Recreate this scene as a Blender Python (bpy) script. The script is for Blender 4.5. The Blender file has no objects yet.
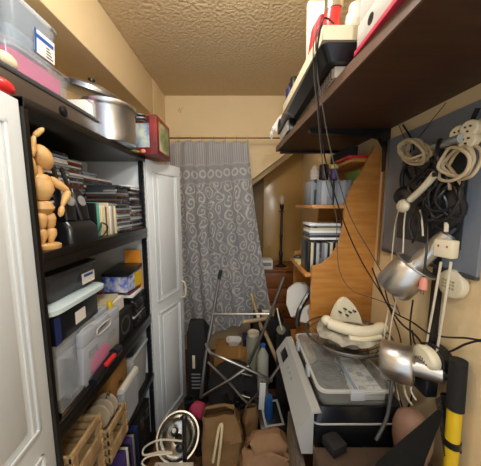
import bpy, bmesh, math, random
from mathutils import Vector, Matrix, noise
random.seed(7)
PI = math.pi
COL = bpy.context.scene.collection
# ------------------------------------------------------------------ camera numbers
FPX = 235.0; PITCH = math.atan(28/235.0); CZ = 1.5
cp, sp = math.cos(PITCH), math.sin(PITCH)
def at(px, py, x=None, y=None, z=None):
    u = (px-240.5)/FPX; v = (233-py)/FPX
    d = Vector((u, cp+v*sp, -sp+v*cp))
    t = x/d.x if x is not None else (y/d.y if y is not None else (z-CZ)/d.z)
    return Vector((0, 0, CZ)) + d*t
# ------------------------------------------------------------------ materials
def srgb(h):
    h = h.lstrip('#'); c = [int(h[i:i+2], 16)/255 for i in (0, 2, 4)]
    return tuple(((a+.055)/1.055)**2.4 if a > .04045 else a/12.92 for a in c)+(1,)
MC = {}
def mat(name, col='#808080', rough=.5, metal=0, bump=0, bscale=40, var=0, vscale=6, alpha=1, col2=None, emit=None, es=1, spec=.5, bdist=.01, stretch=None, coat=0):
    if name in MC: return MC[name]
    m = bpy.data.materials.new(name); m.use_nodes = True; nt = m.node_tree; N = nt.nodes; L = nt.links
    b = N['Principled BSDF']; c = srgb(col)
    b.inputs['Base Color'].default_value = c; b.inputs['Roughness'].default_value = rough
    b.inputs['Metallic'].default_value = metal; b.inputs['Specular IOR Level'].default_value = spec
    b.inputs['Coat Weight'].default_value = coat
    tc = N.new('ShaderNodeTexCoord'); src = tc.outputs['Object']
    if stretch:
        mp = N.new('ShaderNodeMapping'); mp.inputs['Scale'].default_value = stretch; L.new(src, mp.inputs[0]); src = mp.outputs[0]
    if var or col2:
        n = N.new('ShaderNodeTexNoise'); n.inputs['Scale'].default_value = vscale; n.inputs['Detail'].default_value = 5
        L.new(src, n.inputs['Vector'])
        cr = N.new('ShaderNodeValToRGB'); cr.color_ramp.elements[0].position = .35; cr.color_ramp.elements[1].position = .65
        cr.color_ramp.elements[0].color = c
        cr.color_ramp.elements[1].color = srgb(col2) if col2 else tuple(min(1, k*(1-var)) for k in c[:3])+(1,)
        L.new(n.outputs['Fac'], cr.inputs[0]); L.new(cr.outputs[0], b.inputs['Base Color'])
    if bump:
        n2 = N.new('ShaderNodeTexNoise'); n2.inputs['Scale'].default_value = bscale; n2.inputs['Detail'].default_value = 4
        L.new(src, n2.inputs['Vector']); bp = N.new('ShaderNodeBump'); bp.inputs['Strength'].default_value = bump; bp.inputs['Distance'].default_value = bdist
        L.new(n2.outputs['Fac'], bp.inputs['Height']); L.new(bp.outputs[0], b.inputs['Normal'])
    if emit:
        b.inputs['Emission Color'].default_value = srgb(emit); b.inputs['Emission Strength'].default_value = es
    if alpha < 1: b.inputs['Alpha'].default_value = alpha
    MC[name] = m; return m
def spine_material():
    """case material: colour from the object, printed spine marks from noise"""
    m = bpy.data.materials.new('printed_spine'); m.use_nodes = True; N = m.node_tree.nodes; L = m.node_tree.links
    b = N['Principled BSDF']; b.inputs['Roughness'].default_value = .3
    oi = N.new('ShaderNodeObjectInfo'); tc = N.new('ShaderNodeTexCoord')
    ad = N.new('ShaderNodeVectorMath'); ad.operation = 'ADD'; L.new(tc.outputs['Object'], ad.inputs[0])
    cm = N.new('ShaderNodeCombineXYZ'); ml = N.new('ShaderNodeMath'); ml.operation = 'MULTIPLY'; ml.inputs[1].default_value = 9
    L.new(oi.outputs['Random'], ml.inputs[0]); L.new(ml.outputs[0], cm.inputs[1]); L.new(cm.outputs[0], ad.inputs[1])
    mp = N.new('ShaderNodeMapping'); mp.inputs['Scale'].default_value = (3, 55, 3); L.new(ad.outputs[0], mp.inputs[0])
    n = N.new('ShaderNodeTexNoise'); n.inputs['Scale'].default_value = 1; n.inputs['Detail'].default_value = 2; L.new(mp.outputs[0], n.inputs['Vector'])
    cr = N.new('ShaderNodeValToRGB'); cr.color_ramp.interpolation = 'CONSTANT'
    cr.color_ramp.elements[0].color = (0, 0, 0, 1); cr.color_ramp.elements[1].color = (1, 1, 1, 1); cr.color_ramp.elements[1].position = .58
    L.new(n.outputs['Fac'], cr.inputs[0])
    mx = N.new('ShaderNodeMix'); mx.data_type = 'RGBA'; L.new(cr.outputs[0], mx.inputs[0]); L.new(oi.outputs['Color'], mx.inputs[6])
    iv = N.new('ShaderNodeMix'); iv.data_type = 'RGBA'; iv.inputs[0].default_value = .32; iv.inputs[7].default_value = (.5, .5, .5, 1); L.new(oi.outputs['Color'], iv.inputs[6])
    L.new(iv.outputs[2], mx.inputs[7]); L.new(mx.outputs[2], b.inputs['Base Color']); return m
SPINE = spine_material()
def scroll_material():
    m = bpy.data.materials.new('scroll_curtain'); m.use_nodes = True; N = m.node_tree.nodes; L = m.node_tree.links
    b = N['Principled BSDF']; b.inputs['Roughness'].default_value = .75; b.inputs['Sheen Weight'].default_value = .3
    uv = N.new('ShaderNodeUVMap').outputs[0]
    def M(op, a, bb=None, c=None):
        n = N.new('ShaderNodeMath'); n.operation = op
        for i, k in enumerate((a, bb, c)):
            if k is None: continue
            if isinstance(k, (int, float)): n.inputs[i].default_value = k
            else: L.new(k, n.inputs[i])
        return n.outputs[0]
    def V(op, a, bb):
        n = N.new('ShaderNodeVectorMath'); n.operation = op; L.new(a, n.inputs[0])
        if isinstance(bb, tuple): n.inputs[1].default_value = bb
        elif bb is not None: L.new(bb, n.inputs[1])
        return n.outputs[0]
    nz = N.new('ShaderNodeTexNoise'); nz.inputs['Scale'].default_value = 5; L.new(uv, nz.inputs['Vector'])
    w = V('MULTIPLY', V('SUBTRACT', nz.outputs['Color'], (.5, .5, .5)), (.14, .14, 0))
    p = V('DIVIDE', V('ADD', uv, w), (.125, .125, 1))
    sx = N.new('ShaderNodeSeparateXYZ'); L.new(p, sx.inputs[0]); X, Y = sx.outputs[0], sx.outputs[1]
    ix = M('FLOOR', X); Y = M('ADD', Y, M('MULTIPLY', M('MODULO', ix, 2), .5)); iy = M('FLOOR', Y)
    fx = M('SUBTRACT', M('FRACT', X), .5); fy = M('SUBTRACT', M('FRACT', Y), .5)
    hand = M('SUBTRACT', M('MULTIPLY', M('MODULO', M('ABSOLUTE', M('ADD', ix, iy)), 2), 2), 1)
    r = M('SQRT', M('ADD', M('MULTIPLY', fx, fx), M('MULTIPLY', fy, fy)))
    th = M('DIVIDE', M('ARCTAN2', fy, fx), 2*PI)
    s = M('FRACT', M('ADD', M('MULTIPLY', r, 3.1), M('ADD', M('MULTIPLY', th, hand), M('MULTIPLY', iy, .37))))
    line = M('MULTIPLY', M('LESS_THAN', M('ABSOLUTE', M('SUBTRACT', s, .5)), .16), M('LESS_THAN', r, .49))
    stem = M('LESS_THAN', M('ABSOLUTE', M('SUBTRACT', fx, M('MULTIPLY', M('SINE', M('MULTIPLY', Y, PI)), .42))), .05)
    scroll = M('MAXIMUM', line, stem)
    su = N.new('ShaderNodeSeparateXYZ'); L.new(uv, su.inputs[0]); U, W = su.outputs[0], su.outputs[1]
    stripe = M('MULTIPLY', M('LESS_THAN', M('FRACT', M('DIVIDE', U, .03)), .4), .45)
    bx = M('SUBTRACT', M('FRACT', M('DIVIDE', U, .11)), .5); by = M('DIVIDE', M('SUBTRACT', W, .29), .09)
    ov = M('SQRT', M('ADD', M('MULTIPLY', bx, bx), M('MULTIPLY', by, by)))
    oval = M('MULTIPLY', M('LESS_THAN', M('ABSOLUTE', M('SUBTRACT', ov, .34)), .1), .8)
    edge = M('MULTIPLY', M('GREATER_THAN', M('ABSOLUTE', M('SUBTRACT', W, .29)), .075), .4)
    band = M('MAXIMUM', oval, edge)
    head = M('LESS_THAN', W, .2); inb = M('LESS_THAN', W, .38)
    f = M('ADD', M('MULTIPLY', head, stripe), M('ADD', M('MULTIPLY', M('MULTIPLY', M('SUBTRACT', 1, head), inb), band), M('MULTIPLY', M('SUBTRACT', 1, inb), scroll)))
    mx = N.new('ShaderNodeMix'); mx.data_type = 'RGBA'; L.new(f, mx.inputs[0])
    mx.inputs[6].default_value = srgb('#c4c5c9'); mx.inputs[7].default_value = srgb('#fbfaf8'); L.new(mx.outputs[2], b.inputs['Base Color'])
    return m
def wood_mat(name, a, b2, rough=.35, stretch=(2, 2, 14), coat=0): return mat(name, a, rough, col2=b2, vscale=3, stretch=stretch, bump=.05, coat=coat)
# palette
WALL = mat('cream_wall', '#e6cda0', .75, bump=.35, bscale=90, bdist=.004, var=.06, vscale=2)
CEIL = mat('textured_ceiling', '#cfb78f', .9, bump=1, bscale=55, bdist=.012)
FLOOR = wood_mat('wood_floor', '#7a5230', '#5c3c22', .45, (2, 14, 2))
WHITE = mat('painted_white', '#dfe6ea', .4, var=.04, vscale=4)
BLACKWOOD = mat('black_shelf', '#14110f', .32, var=.3, vscale=20)
BROWNBACK = mat('cabinet_back_brown', '#2c1b12', .6)
BLACK = mat('black_plastic', '#15171b', .28)
BLACKM = mat('black_matte', '#131211', .8, bump=.3, bscale=60)
GREY = mat('grey_plastic', '#8d8f92', .4)
LGREY = mat('light_grey_plastic', '#bdbcb6', .45)
DGREY = mat('dark_grey_plastic', '#3c3e41', .4)
STEEL = mat('steel', '#b9b6af', .3, 1, bump=.03, bscale=20)
ALU = mat('brushed_aluminium', '#c4c2bd', .34, 1, bump=.08, bscale=14, stretch=(1, 1, 8))
CHROME = mat('bright_chrome', '#c4c0b8', .22, 1)
DARKMETAL = mat('dark_metal_tube', '#9a958f', .35, .9)
CREAM = mat('cream_plastic', '#ddd3b6', .4)
BEIGE = mat('beige_cord', '#c3b291', .6)
WCORD = mat('white_cable', '#d8cfb8', .5)
BCORD = mat('black_cord', '#0f0d0c', .5)
GCORD = mat('grey_cord', '#57534e', .5)
ORANGEWOOD = wood_mat('honey_wood', '#c58a45', '#b37634', .3, coat=.2)
DARKWOOD = wood_mat('dark_brown_board', '#4a2f1e', '#3a2417', .45, (2, 12, 2))
EDGE = mat('worn_board_edge', '#6d5546', .5, var=.2, vscale=20)
PINEW = wood_mat('pale_wood', '#b59a72', '#9c8058', .5, (2, 10, 2))
MANN = wood_mat('mannequin_wood', '#dcb277', '#c99b5e', .4)
CARD = mat('cardboard', '#a5793f', .85, var=.12, vscale=5)
KRAFT = mat('kraft_paper', '#7d5d36', .8, bump=.5, bscale=8, bdist=.02, var=.2)
KRAFT2 = mat('kraft_paper_pale', '#8e6a48', .75, bump=.6, bscale=10, bdist=.02, var=.25)
CLEAR = mat('clear_plastic', '#c4ccd4', .12, alpha=.16)
CLEARW = mat('milky_clear_plastic', '#c6ccd6', .25, alpha=.62)
CLEARD = mat('smoky_clear_plastic', '#4a4c52', .2, alpha=.8)
PINK = mat('pink_fabric', '#cf4f88', .8, bump=.4, bscale=20)
PAPER = mat('white_paper', '#e4e2dc', .7)
BLUE = mat('blue_print', '#2856a8', .4)
DBLUE = mat('navy_print', '#1d2a5c', .4)
RED = mat('red_plastic', '#cf2b2b', .35)
DRED = mat('dark_red_print', '#8c1f1d', .4, col2='#5e1313', vscale=12)
YELLOW = mat('yellow_plastic', '#dcb81f', .4)
ORANGE = mat('orange_card', '#e8962a', .6)
GREEN = mat('green_print', '#5c8a3a', .5)
TEAL = mat('teal_plastic', '#2f8a80', .5)
GLASS = mat('clear_glass', '#e8ece8', .05, alpha=.25)
BOARD = mat('blue_grey_panel', '#7c828c', .35, var=.08, vscale=3)
PHOTO = mat('picture_print', '#3a6fae', .4, col2='#c9d2c0', vscale=14)
PHOTO2 = mat('picture_print_green', '#6d7f4a', .4, col2='#c9bfa0', vscale=14)
WICKER = mat('wicker', '#7a5f3b', .8, bump=1, bscale=90, var=.5, vscale=60)
PURPLE = mat('purple_print', '#4b3a73', .4)
TAN = mat('tan_pink_plastic', '#7d5f4e', .6)
# ------------------------------------------------------------------ mesh builder
W = {}
def wm(o): return W.get(o.name, Matrix()) if o else Matrix()
def rrect(cx, cy, lx, ly, r, z, n=4):
    pts = []; r = min(r, lx/2-.0005, ly/2-.0005)
    for k, (sx, sy) in enumerate(((1, 1), (-1, 1), (-1, -1), (1, -1))):
        for i in range(n+1):
            a = PI/2*(k+i/n); pts.append(Vector((cx+sx*(lx/2-r)+r*math.cos(a), cy+sy*(ly/2-r)+r*math.sin(a), z)))
    return pts
def spline(P, n=8, closed=False):
    P = [Vector(p) for p in P]; out = []; m = len(P)
    rng = range(m) if closed else range(m-1)
    for i in rng:
        if closed: a, b, c, d = P[i-1], P[i], P[(i+1) % m], P[(i+2) % m]
        else: a, b, c, d = P[max(i-1, 0)], P[i], P[i+1], P[min(i+2, m-1)]
        for k in range(n):
            t = k/n
            out.append(.5*((2*b)+(c-a)*t+(2*a-5*b+4*c-d)*t*t+(3*b-a-3*c+d)*t**3))
    if not closed: out.append(P[-1])
    return out
def frame(d):
    d = Vector(d).normalized(); up = Vector((0, 0, 1)) if abs(d.z) < .95 else Vector((0, 1, 0))
    a = d.cross(up).normalized(); return a, a.cross(d).normalized(), d
class MB:
    def __init__(s): s.bm = bmesh.new(); s.mi = 0; s.T = Matrix()
    def _f(s, vs):
        try: f = s.bm.faces.new(vs); f.material_index = s.mi; return f
        except ValueError: return None
    def v(s, p): return s.bm.verts.new(s.T @ Vector(p))
    def box(s, x0, x1, y0, y1, z0, z1, b=0):
        v = [s.v((x, y, z)) for z in (z0, z1) for y in (y0, y1) for x in (x0, x1)]
        fs = [s._f([v[i] for i in q]) for q in ((0, 2, 3, 1), (4, 5, 7, 6), (0, 1, 5, 4), (2, 6, 7, 3), (0, 4, 6, 2), (1, 3, 7, 5))]
        if b:
            es = list({e for f in fs for e in f.edges})
            r = bmesh.ops.bevel(s.bm, geom=es, offset=b, segments=2, affect='EDGES', profile=.5)
            for f in r['faces']: f.material_index = s.mi
        return s
    def loft(s, rings, c0=True, c1=True, closed=False):
        R = [[s.v(p) for p in r] for r in rings]; n = len(R[0])
        seq = list(zip(R, R[1:]+([R[0]] if closed else []))) if closed else list(zip(R, R[1:]))
        for a, b in seq:
            for i in range(n): s._f([a[i], a[(i+1) % n], b[(i+1) % n], b[i]])
        if c0 and not closed: s._f(list(reversed(R[0])))
        if c1 and not closed: s._f(R[-1])
        return s
    def ring(s, c, d, r, n=16, ry=None):
        a, b, _ = frame(d); c = Vector(c); ry = ry or r
        return [c+a*r*math.cos(2*PI*i/n)+b*ry*math.sin(2*PI*i/n) for i in range(n)]
    def cyl(s, p, q, r, r2=None, n=16, caps=True):
        d = Vector(q)-Vector(p); return s.loft([s.ring(p, d, r, n), s.ring(q, d, r if r2 is None else r2, n)], caps, caps)
    def lathe(s, prof, o=(0, 0, 0), d=(0, 0, 1), n=24, caps=True):
        a, b, dd = frame(d); o = Vector(o)
        return s.loft([[o+dd*h+a*max(r, .0004)*math.cos(2*PI*i/n)+b*max(r, .0004)*math.sin(2*PI*i/n) for i in range(n)] for r, h in prof], caps, caps)
    def tube(s, P, r, n=6, closed=False, sm=8):
        pts = spline(P, sm, closed) if sm else [Vector(p) for p in P]; m = len(pts); rings = []
        ref = None
        for i, p in enumerate(pts):
            t = (pts[(i+1) % m]-pts[i-1]) if closed else (pts[min(i+1, m-1)]-pts[max(i-1, 0)])
            if t.length < 1e-9: t = Vector((0, 0, 1))
            t.normalize()
            if ref is None: ref = frame(t)[0]
            ref = ref-t*ref.dot(t)
            if ref.length < 1e-6: ref = frame(t)[0]
            ref.normalize(); b = t.cross(ref)
            rings.append([p+ref*r*math.cos(2*PI*k/n)+b*r*math.sin(2*PI*k/n) for k in range(n)])
        return s.loft(rings, closed=closed)
    def ell(s, c, r, n=16, M=None):
        c = Vector(c); k = n//2; rings = []
        M = M or Matrix.Identity(3)
        for j in range(k+1):
            a = -PI/2+PI*j/k; q = max(math.cos(a), .01)
            rings.append([c+M @ Vector((r[0]*q*math.cos(2*PI*i/n), r[1]*q*math.sin(2*PI*i/n), r[2]*math.sin(a))) for i in range(n)])
        return s.loft(rings)
    def prism(s, poly, ax, a, b):
        f = {'x': lambda p, w: (w, p[0], p[1]), 'y': lambda p, w: (p[0], w, p[1]), 'z': lambda p, w: (p[0], p[1], w)}[ax]
        return s.loft([[f(p, a) for p in poly], [f(p, b) for p in poly]])
    def rough(s, amp, sc, off=0, sub=0):
        if sub:
            bmesh.ops.triangulate(s.bm, faces=[f for f in s.bm.faces if len(f.verts) > 4])
            bmesh.ops.subdivide_edges(s.bm, edges=s.bm.edges[:], cuts=sub, use_grid_fill=True)
        for v in s.bm.verts: v.co += noise.noise_vector(v.co*sc+Vector((off, off, 0)))*amp
        return s
    def build(s, name, m, parent=None, ang=.7, label=None, keep=False):
        bm = s.bm; bmesh.ops.recalc_face_normals(bm, faces=bm.faces[:])
        me = bpy.data.meshes.new(name)
        if parent is not None: bm.transform(wm(parent).inverted()); loc = Vector()
        elif keep: loc = Vector()
        else:
            xs = [v.co.x for v in bm.verts]; ys = [v.co.y for v in bm.verts]
            loc = Vector(((min(xs)+max(xs))/2, (min(ys)+max(ys))/2, min(v.co.z for v in bm.verts)))
            bm.transform(Matrix.Translation(-loc))
        bm.to_mesh(me); bm.free()
        for k in (m if isinstance(m, (list, tuple)) else [m]): me.materials.append(k)
        me.polygons.foreach_set('use_smooth', [True]*len(me.polygons)); me.set_sharp_from_angle(angle=ang)
        o = bpy.data.objects.new(name, me); COL.objects.link(o); o.location = loc; o.parent = parent
        W[o.name] = wm(parent) @ Matrix.Translation(loc)
        if label: o['label'] = label
        return o
def tag(o, label, cat, group=None):
    o['label'] = label; o['category'] = cat
    if group: o['group'] = group
    return o
def struct(o): o['kind'] = 'structure'; return o
def thing(name, label, cat, loc=(0, 0, 0), rz=0, group=None, rot=None):
    o = bpy.data.objects.new(name, None); COL.objects.link(o); o.location = loc
    o.rotation_euler = rot or (0, 0, rz); o.empty_display_size = .03
    W[o.name] = Matrix.LocRotScale(Vector(loc), o.rotation_euler, None); return tag(o, label, cat, group)
def copy_tree(o, parent=None):
    c = o.copy(); COL.objects.link(c); c.parent = parent
    for ch in [k for k in COL.objects if k.parent is o]: copy_tree(ch, c)
    return c
def B(x0, x1, y0, y1, z0, z1, b=0): return MB().box(x0, x1, y0, y1, z0, z1, b)
# ================================================================== SETTING
struct(B(-1.1, .9, -1.0, 3.0, -.05, 0).build('floor', FLOOR))
struct(B(-1.1, .9, -1.0, 3.0, 2.5, 2.56).build('ceiling', CEIL))
struct(B(.70, .80, -1.0, 3.0, 0, 2.5).build('wall_right', WALL))
m = B(-1.10, -1.0, -1.0, 2.0, 0, 2.5); m.box(-1.1, -.70, 2.0, 2.42, 0, 2.5); struct(m.build('wall_left', WALL))
struct(B(-.999, -.70, -1.0, 2.0, 2.21, 2.5, .008).build('trim_1', WALL))          # boxed-in soffit over the cabinet
m = MB(); m.prism([(-.7, 0), (.10, 0), (.10, 1.735), (.70, 2.185), (.70, 2.5), (-.7, 2.5)], 'y', 2.3, 2.42)
struct(m.build('wall_back', WALL))
m = MB(); m.prism([(.10, 1.735), (.12, 1.70), (.70, 2.135), (.70, 2.185)], 'y', 2.42, 2.85); struct(m.build('trim_2', WALL))
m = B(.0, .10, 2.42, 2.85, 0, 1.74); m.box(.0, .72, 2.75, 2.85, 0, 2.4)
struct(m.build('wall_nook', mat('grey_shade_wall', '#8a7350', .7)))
m = B(.262, .70, 2.70, 2.749, 0, 2.1, .004); struct(m.build('door_1', mat('varnished_panel', '#c09a5c', .22, bump=.05, bscale=6, var=.12, vscale=3)))
struct(B(-.70, -.69, 2.0, 2.3, 0, .08).build('baseboard_left', WHITE))
# ================================================================== LEFT CABINET
XF = -.53; Y0, Y1 = .62, 1.33; XB = -.93
cab = thing('storage_cabinet', 'tall white cabinet with black shelves and open doors along the left wall', 'cabinet', ((XF+XB)/2, (Y0+Y1)/2, 0))
m = B(XB, XF-.002, Y0-.012, Y0, 0, 1.76); m.build('side_panel', BLACKWOOD, cab)
m = B(XB, XF-.002, Y1, Y1+.018, 0, 1.76); m.build('side_panel', WHITE, cab)
B(XB-.01, XB, Y0, Y1, 0, 1.76).build('back_panel', BROWNBACK, cab)
B(XB, XF, Y0-.012, Y1+.018, 1.737, 1.765, .003).build('top_panel', BLACKWOOD, cab)
for z0, z1 in ((1.348, 1.372), (.835, .86), (.455, .48), (.05, .075)):
    m = B(XB, XF, Y0, Y1, z0, z1, .002); m.box(XF-.012, XF-.001, Y0, Y1, z0-(.03 if z0 > .5 else .01), z0, .001); m.build('shelf', BLACKWOOD, cab)
for yy in (Y0-.011, Y1-.014):
    m = B(XF-.03, XF-.004, yy, yy+(.013 if yy > 1 else .010), .08, 1.735); m.mi = 1
    for k in range(52 if yy > 1 else 0): m.cyl((XF-.0045, yy+.0065, .12+k*.031), (XF-.0035, yy+.0065, .12+k*.031), .0035, n=8)
    m.build('shelf_standard', [BLACK, LGREY], cab, label='black perforated upright strip')
def door(x0, y0, x1, y1, zlo, zhi):
    d = Vector((x1-x0, y1-y0, 0)); Lh = d.length; a = math.atan2(d.y, d.x)
    T = Matrix.Translation((x0, y0, 0)) @ Matrix.Rotation(a, 4, 'Z'); s = -1
    m = MB(); m.T = T; m.box(0, Lh, -.009, .009, zlo, zhi, .002)
    for (za, zb) in ((zlo+.06, .83), (.90, zhi-.06)):
        for (e, q) in ((.045, .006), (.06, .003)):
            for (xa, xb, z1, z2) in ((e, e+.01, za, zb), (Lh-e-.01, Lh-e, za, zb), (e, Lh-e, za, za+.01), (e, Lh-e, zb-.01, zb)):
                m.box(xa, xb, -.009-q, -.008, z1, z2, .0015); m.box(xa, xb, .008, .009+q, z1, z2, .0015)
        m.box(.085, Lh-.085, -.013, .013, za+.035, zb-.035, .003)
    return m, T, Lh
m, T, Lh = door(-.535, 1.352, -.425, 1.655, .03, 1.755); dr = m.build('door', WHITE, cab)
m = MB(); m.T = T
for k in (-1, 1):
    m.tube([(Lh-.02, k*.01, .84), (Lh-.02, k*.035, .85), (Lh-.02, k*.045, .90), (Lh-.02, k*.035, .95), (Lh-.02, k*.01, .96)], .006)
m.build('door_handle', CREAM, dr)
m, T, Lh = door(-.551, .607, -.515, .27, .03, 1.755); dl = m.build('door', WHITE, cab)
# --- disc cases
def case_proto(name, dx, dy, dz, label, cat, group):
    m = MB(); m.box(-dx, 0, -dy/2, dy/2, 0, dz, .0006); m.mi = 1; m.box(-dx+.001, .0006, -dy/2-.0006, dy/2+.0006, 0, dz*.11)  # black bottom band paints in the shadow gap between stacked cases
    o = m.build(name, [SPINE, BLACKM], keep=True); o.location = (0, 0, 0); return tag(o, label, cat, group)
PAL = {'white': '#eef1f4', 'black': '#121316', 'grey': '#7e848c', 'navy blue': '#2b3864', 'dark red': '#7a2d2c', 'brown': '#574034', 'green': '#41644b', 'cream': '#cfc4a4', 'silver': '#a3a8af', 'yellow': '#c9a93d', 'charcoal': '#33363c', 'orange': '#c4692d', 'pale blue': '#8ea7c7'}
protos = {}
ONES = ['', 'first', 'second', 'third', 'fourth', 'fifth', 'sixth', 'seventh', 'eighth', 'ninth', 'tenth', 'eleventh', 'twelfth', 'thirteenth', 'fourteenth', 'fifteenth', 'sixteenth', 'seventeenth', 'eighteenth', 'nineteenth', 'twentieth']
def nth(k): return ONES[k] if k <= 20 else ('thirtieth' if k == 30 else ('twenty-' if k < 30 else 'thirty-')+ONES[k % 10])
def flat_stack(name, dims, xf, yc, z0, n, names, where, cat, group, jx=.004, jr=.02, rz=0):
    dx, dy, dz = dims
    for k in range(n):
        c = random.choice(names)
        key = (name, dims)
        if key not in protos: o = protos[key] = case_proto(name, dx, dy, dz, '', cat, group)
        else: o = copy_tree(protos[key])
        o.location = (xf+random.uniform(-jx, jx), yc+random.uniform(-jx, jx), z0+k*(dz+.0002)); o.rotation_euler = (0, 0, rz+random.uniform(-jr, jr))
        o.color = srgb(PAL[c]); tag(o, '%s %s' % (c, where % ('top' if k == n-1 else nth(n-k)+' from top')), cat, group)
CD = (.142, .122, .0101); MIX = ['white', 'white', 'white', 'pale blue', 'white', 'grey', 'black', 'silver', 'navy blue', 'charcoal', 'white', 'brown', 'green', 'dark red', 'silver', 'white']
for yc, n, w in ((.735, 30, 'behind the wooden mannequin'), (.862, 31, 'behind the black handset dock'), (.990, 30, 'behind the upright small books'), (1.117, 27, 'under the clear plastic case'), (1.244, 25, 'at the far cabinet end')):
    flat_stack('disc_case', CD, -.66 if yc < .9 else (-.69 if yc < 1 else -.705), yc, 1.3725, n, MIX, 'disc case, %s of the back stack '+w, 'disc case', 'disc cases in the back stack ' + w)
JW = ['charcoal', 'grey', 'grey', 'black', 'silver', 'grey', 'silver', 'charcoal', 'brown', 'white']
for yc, n, w in ((1.120, 21, 'next to the upright books'), (1.248, 22, 'by the perforated upright')):
    flat_stack('disc_case', (.14, .119, .0101), -.552, yc, 1.3725, n, JW, 'jewel case, %s of the front stack '+w, 'disc case', 'jewel cases in the front stack '+w, .006, .05)
y = .912; bp = None
BC = [('black', '#1a1a1c'), ('teal', '#4fa08c'), ('white', '#dcdad2'), ('pale yellow', '#d9cb9a'), ('white', '#e0ddd2'), ('brown', '#6a4e38'), ('cream', '#cfc3a2'), ('white', '#dcdad2'), ('grey', '#8a8a84'), ('tan', '#c3a674'), ('cream', '#d8cfae'), ('ochre', '#cdb06c')]
for i, (cn, cc) in enumerate(BC):
    th = .0135
    if bp is None:
        mm = MB(); mm.box(-.11, 0, -.0064, .0064, 0, .130, .0015); bp = mm.build('paperback_book', SPINE, keep=True); bp.location = (0, 0, 0); o = bp
    else: o = copy_tree(bp)
    o.location = (-.562+random.uniform(-.004, .003), y+th/2, 1.3725); o.scale = (1, 1, random.uniform(.92, 1.06)); o.color = srgb(cc)
    o.rotation_euler = (random.uniform(-.02, .02), 0, 0)
    pos = ['leftmost', 'second', 'third', 'fourth', 'fifth', 'sixth', 'seventh', 'eighth', 'ninth', 'tenth', 'eleventh', 'rightmost'][i]
    tag(o, '%s spined small upright book, %s of the upright row from the left' % (cn, pos), 'book', 'small upright books on the upper shelf'); y += th+.0006
tag(MB().loft([rrect(-.80, 1.12, .12, .10, .01, 1.648), rrect(-.80, 1.12, .125, .105, .01, 1.70)]).build('plastic_case', CLEARW), 'small clear plastic case lying on top of the disc stacks', 'box')
# --- mannequin
P0 = Vector((-.570, .682, 1.3725))
mn = thing('artist_mannequin', 'jointed pale wooden artist mannequin standing at the left of the upper shelf', 'mannequin', P0)
m = MB(); m.lathe([(.034, 0), (.036, .004), (.036, .012), (.03, .016)], P0); m.build('base', MANN, mn)
def limb(name, a, b, r0, r1, par=mn, rm=None):
    r0 *= 1.08; r1 *= 1.08; rm = rm*1.15 if rm else None
    a = P0+Vector(a); b = P0+Vector(b); L_ = (b-a).length; rm = rm or max(r0, r1)*1.15
    return MB().lathe([(.002, -.002), (r0*.8, .002), (r0, L_*.12), (rm, L_*.4), (r1, L_*.85), (r1*.7, L_-.002), (.002, L_+.002)], a, b-a, 14).build(name, MANN, par)
limb('hips', (0, 0, .100), (0, 0, .140), .018, .022)
limb('torso', (0, 0, .140), (0, -.004, .215), .02, .027, rm=.028)
limb('neck', (0, -.002, .21), (.002, -.002, .238), .008, .008)
MB().ell(P0+Vector((.008, .006, .262)), (.024, .024, .036), 20, Matrix.Rotation(.5, 3, 'X')).build('head', MANN, mn)
for s in (-1, 1):
    limb('thigh', (0, s*.014, .105), (.004, s*.018, .058), .015, .011); limb('shin', (.004, s*.018, .06), (0, s*.016, .012), .012, .007)
limb('upper_arm', (.008, .022, .205), (.03, .066, .170), .011, .009); limb('forearm', (.03, .066, .172), (.028, .036, .122), .009, .006)
limb('hand', (.028, .037, .124), (.028, .026, .094), .006, .007)
limb('upper_arm', (0, -.026, .205), (.015, -.045, .255), .011, .009); limb('forearm', (.015, -.045, .253), (.02, -.03, .31), .009, .006)
limb('hand', (.02, -.03, .31), (.03, -.01, .335), .006, .006)
# --- handset dock
dk = thing('charging_dock', 'black double charging dock in front of the disc stacks', 'charger', (-.61, .80, 1.373))
m = MB(); m.loft([rrect(-.583, .825, .085, .155, .02, 1.373), rrect(-.583, .825, .083, .15, .02, 1.42), rrect(-.592, .825, .06, .14, .02, 1.445)]); m.build('base', BLACK, dk)
m = B(-.628, -.602, .757, .893, 1.42, 1.49, .006); m.build('backrest', BLACK, dk)
def handset(yc, lab, rx):
    r = thing('handset', lab, 'handset', (-.578, yc, 1.4455), rot=(rx, -.22, 0)); T = wm(r) @ Matrix.Scale(1.12, 4)
    m = MB(); m.T = T; m.loft([rrect(0, 0, .028, .044, .01, 0), rrect(0, 0, .034, .052, .012, .04), rrect(0, 0, .032, .05, .012, .085), rrect(0, 0, .022, .036, .008, .1)]); m.build('body', BLACK, r)
    m = MB(); m.T = T; m.tube([(0, -.014, .095), (0, -.014, .16)], .006, 8, sm=0); m.ell((0, -.014, .16), (.007, .007, .01)); m.build('antenna', BLACKM, r)
    m = MB(); m.T = T; m.lathe([(.0165, .0165), (.0165, .0185), (.013, .019)], (0, 0, .06), (1, 0, 0), 20); m.build('speaker_ring', GREY, r)
handset(.79, 'black handset with tall antenna, left one in the dock', -.12); handset(.862, 'black handset with grey ring, right one in the dock', .08)
tag(MB().loft([rrect(-.535+-.045, .955, .03, .07, .01, 1.3725), rrect(-.585, .955, .025, .06, .01, 1.425)]).build('power_adapter', BLACK), 'small black box leaning before the upright books', 'adapter')
tag(MB().tube([(-.56, .90, 1.385), (-.548, .915, 1.41), (-.55, .93, 1.43), (-.545, .96, 1.41), (-.55, .93, 1.378), (-.56, .895, 1.38)], .003, closed=True).build('charger_cord', BCORD), 'short black cord looped beside the charging dock', 'cord')
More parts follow.
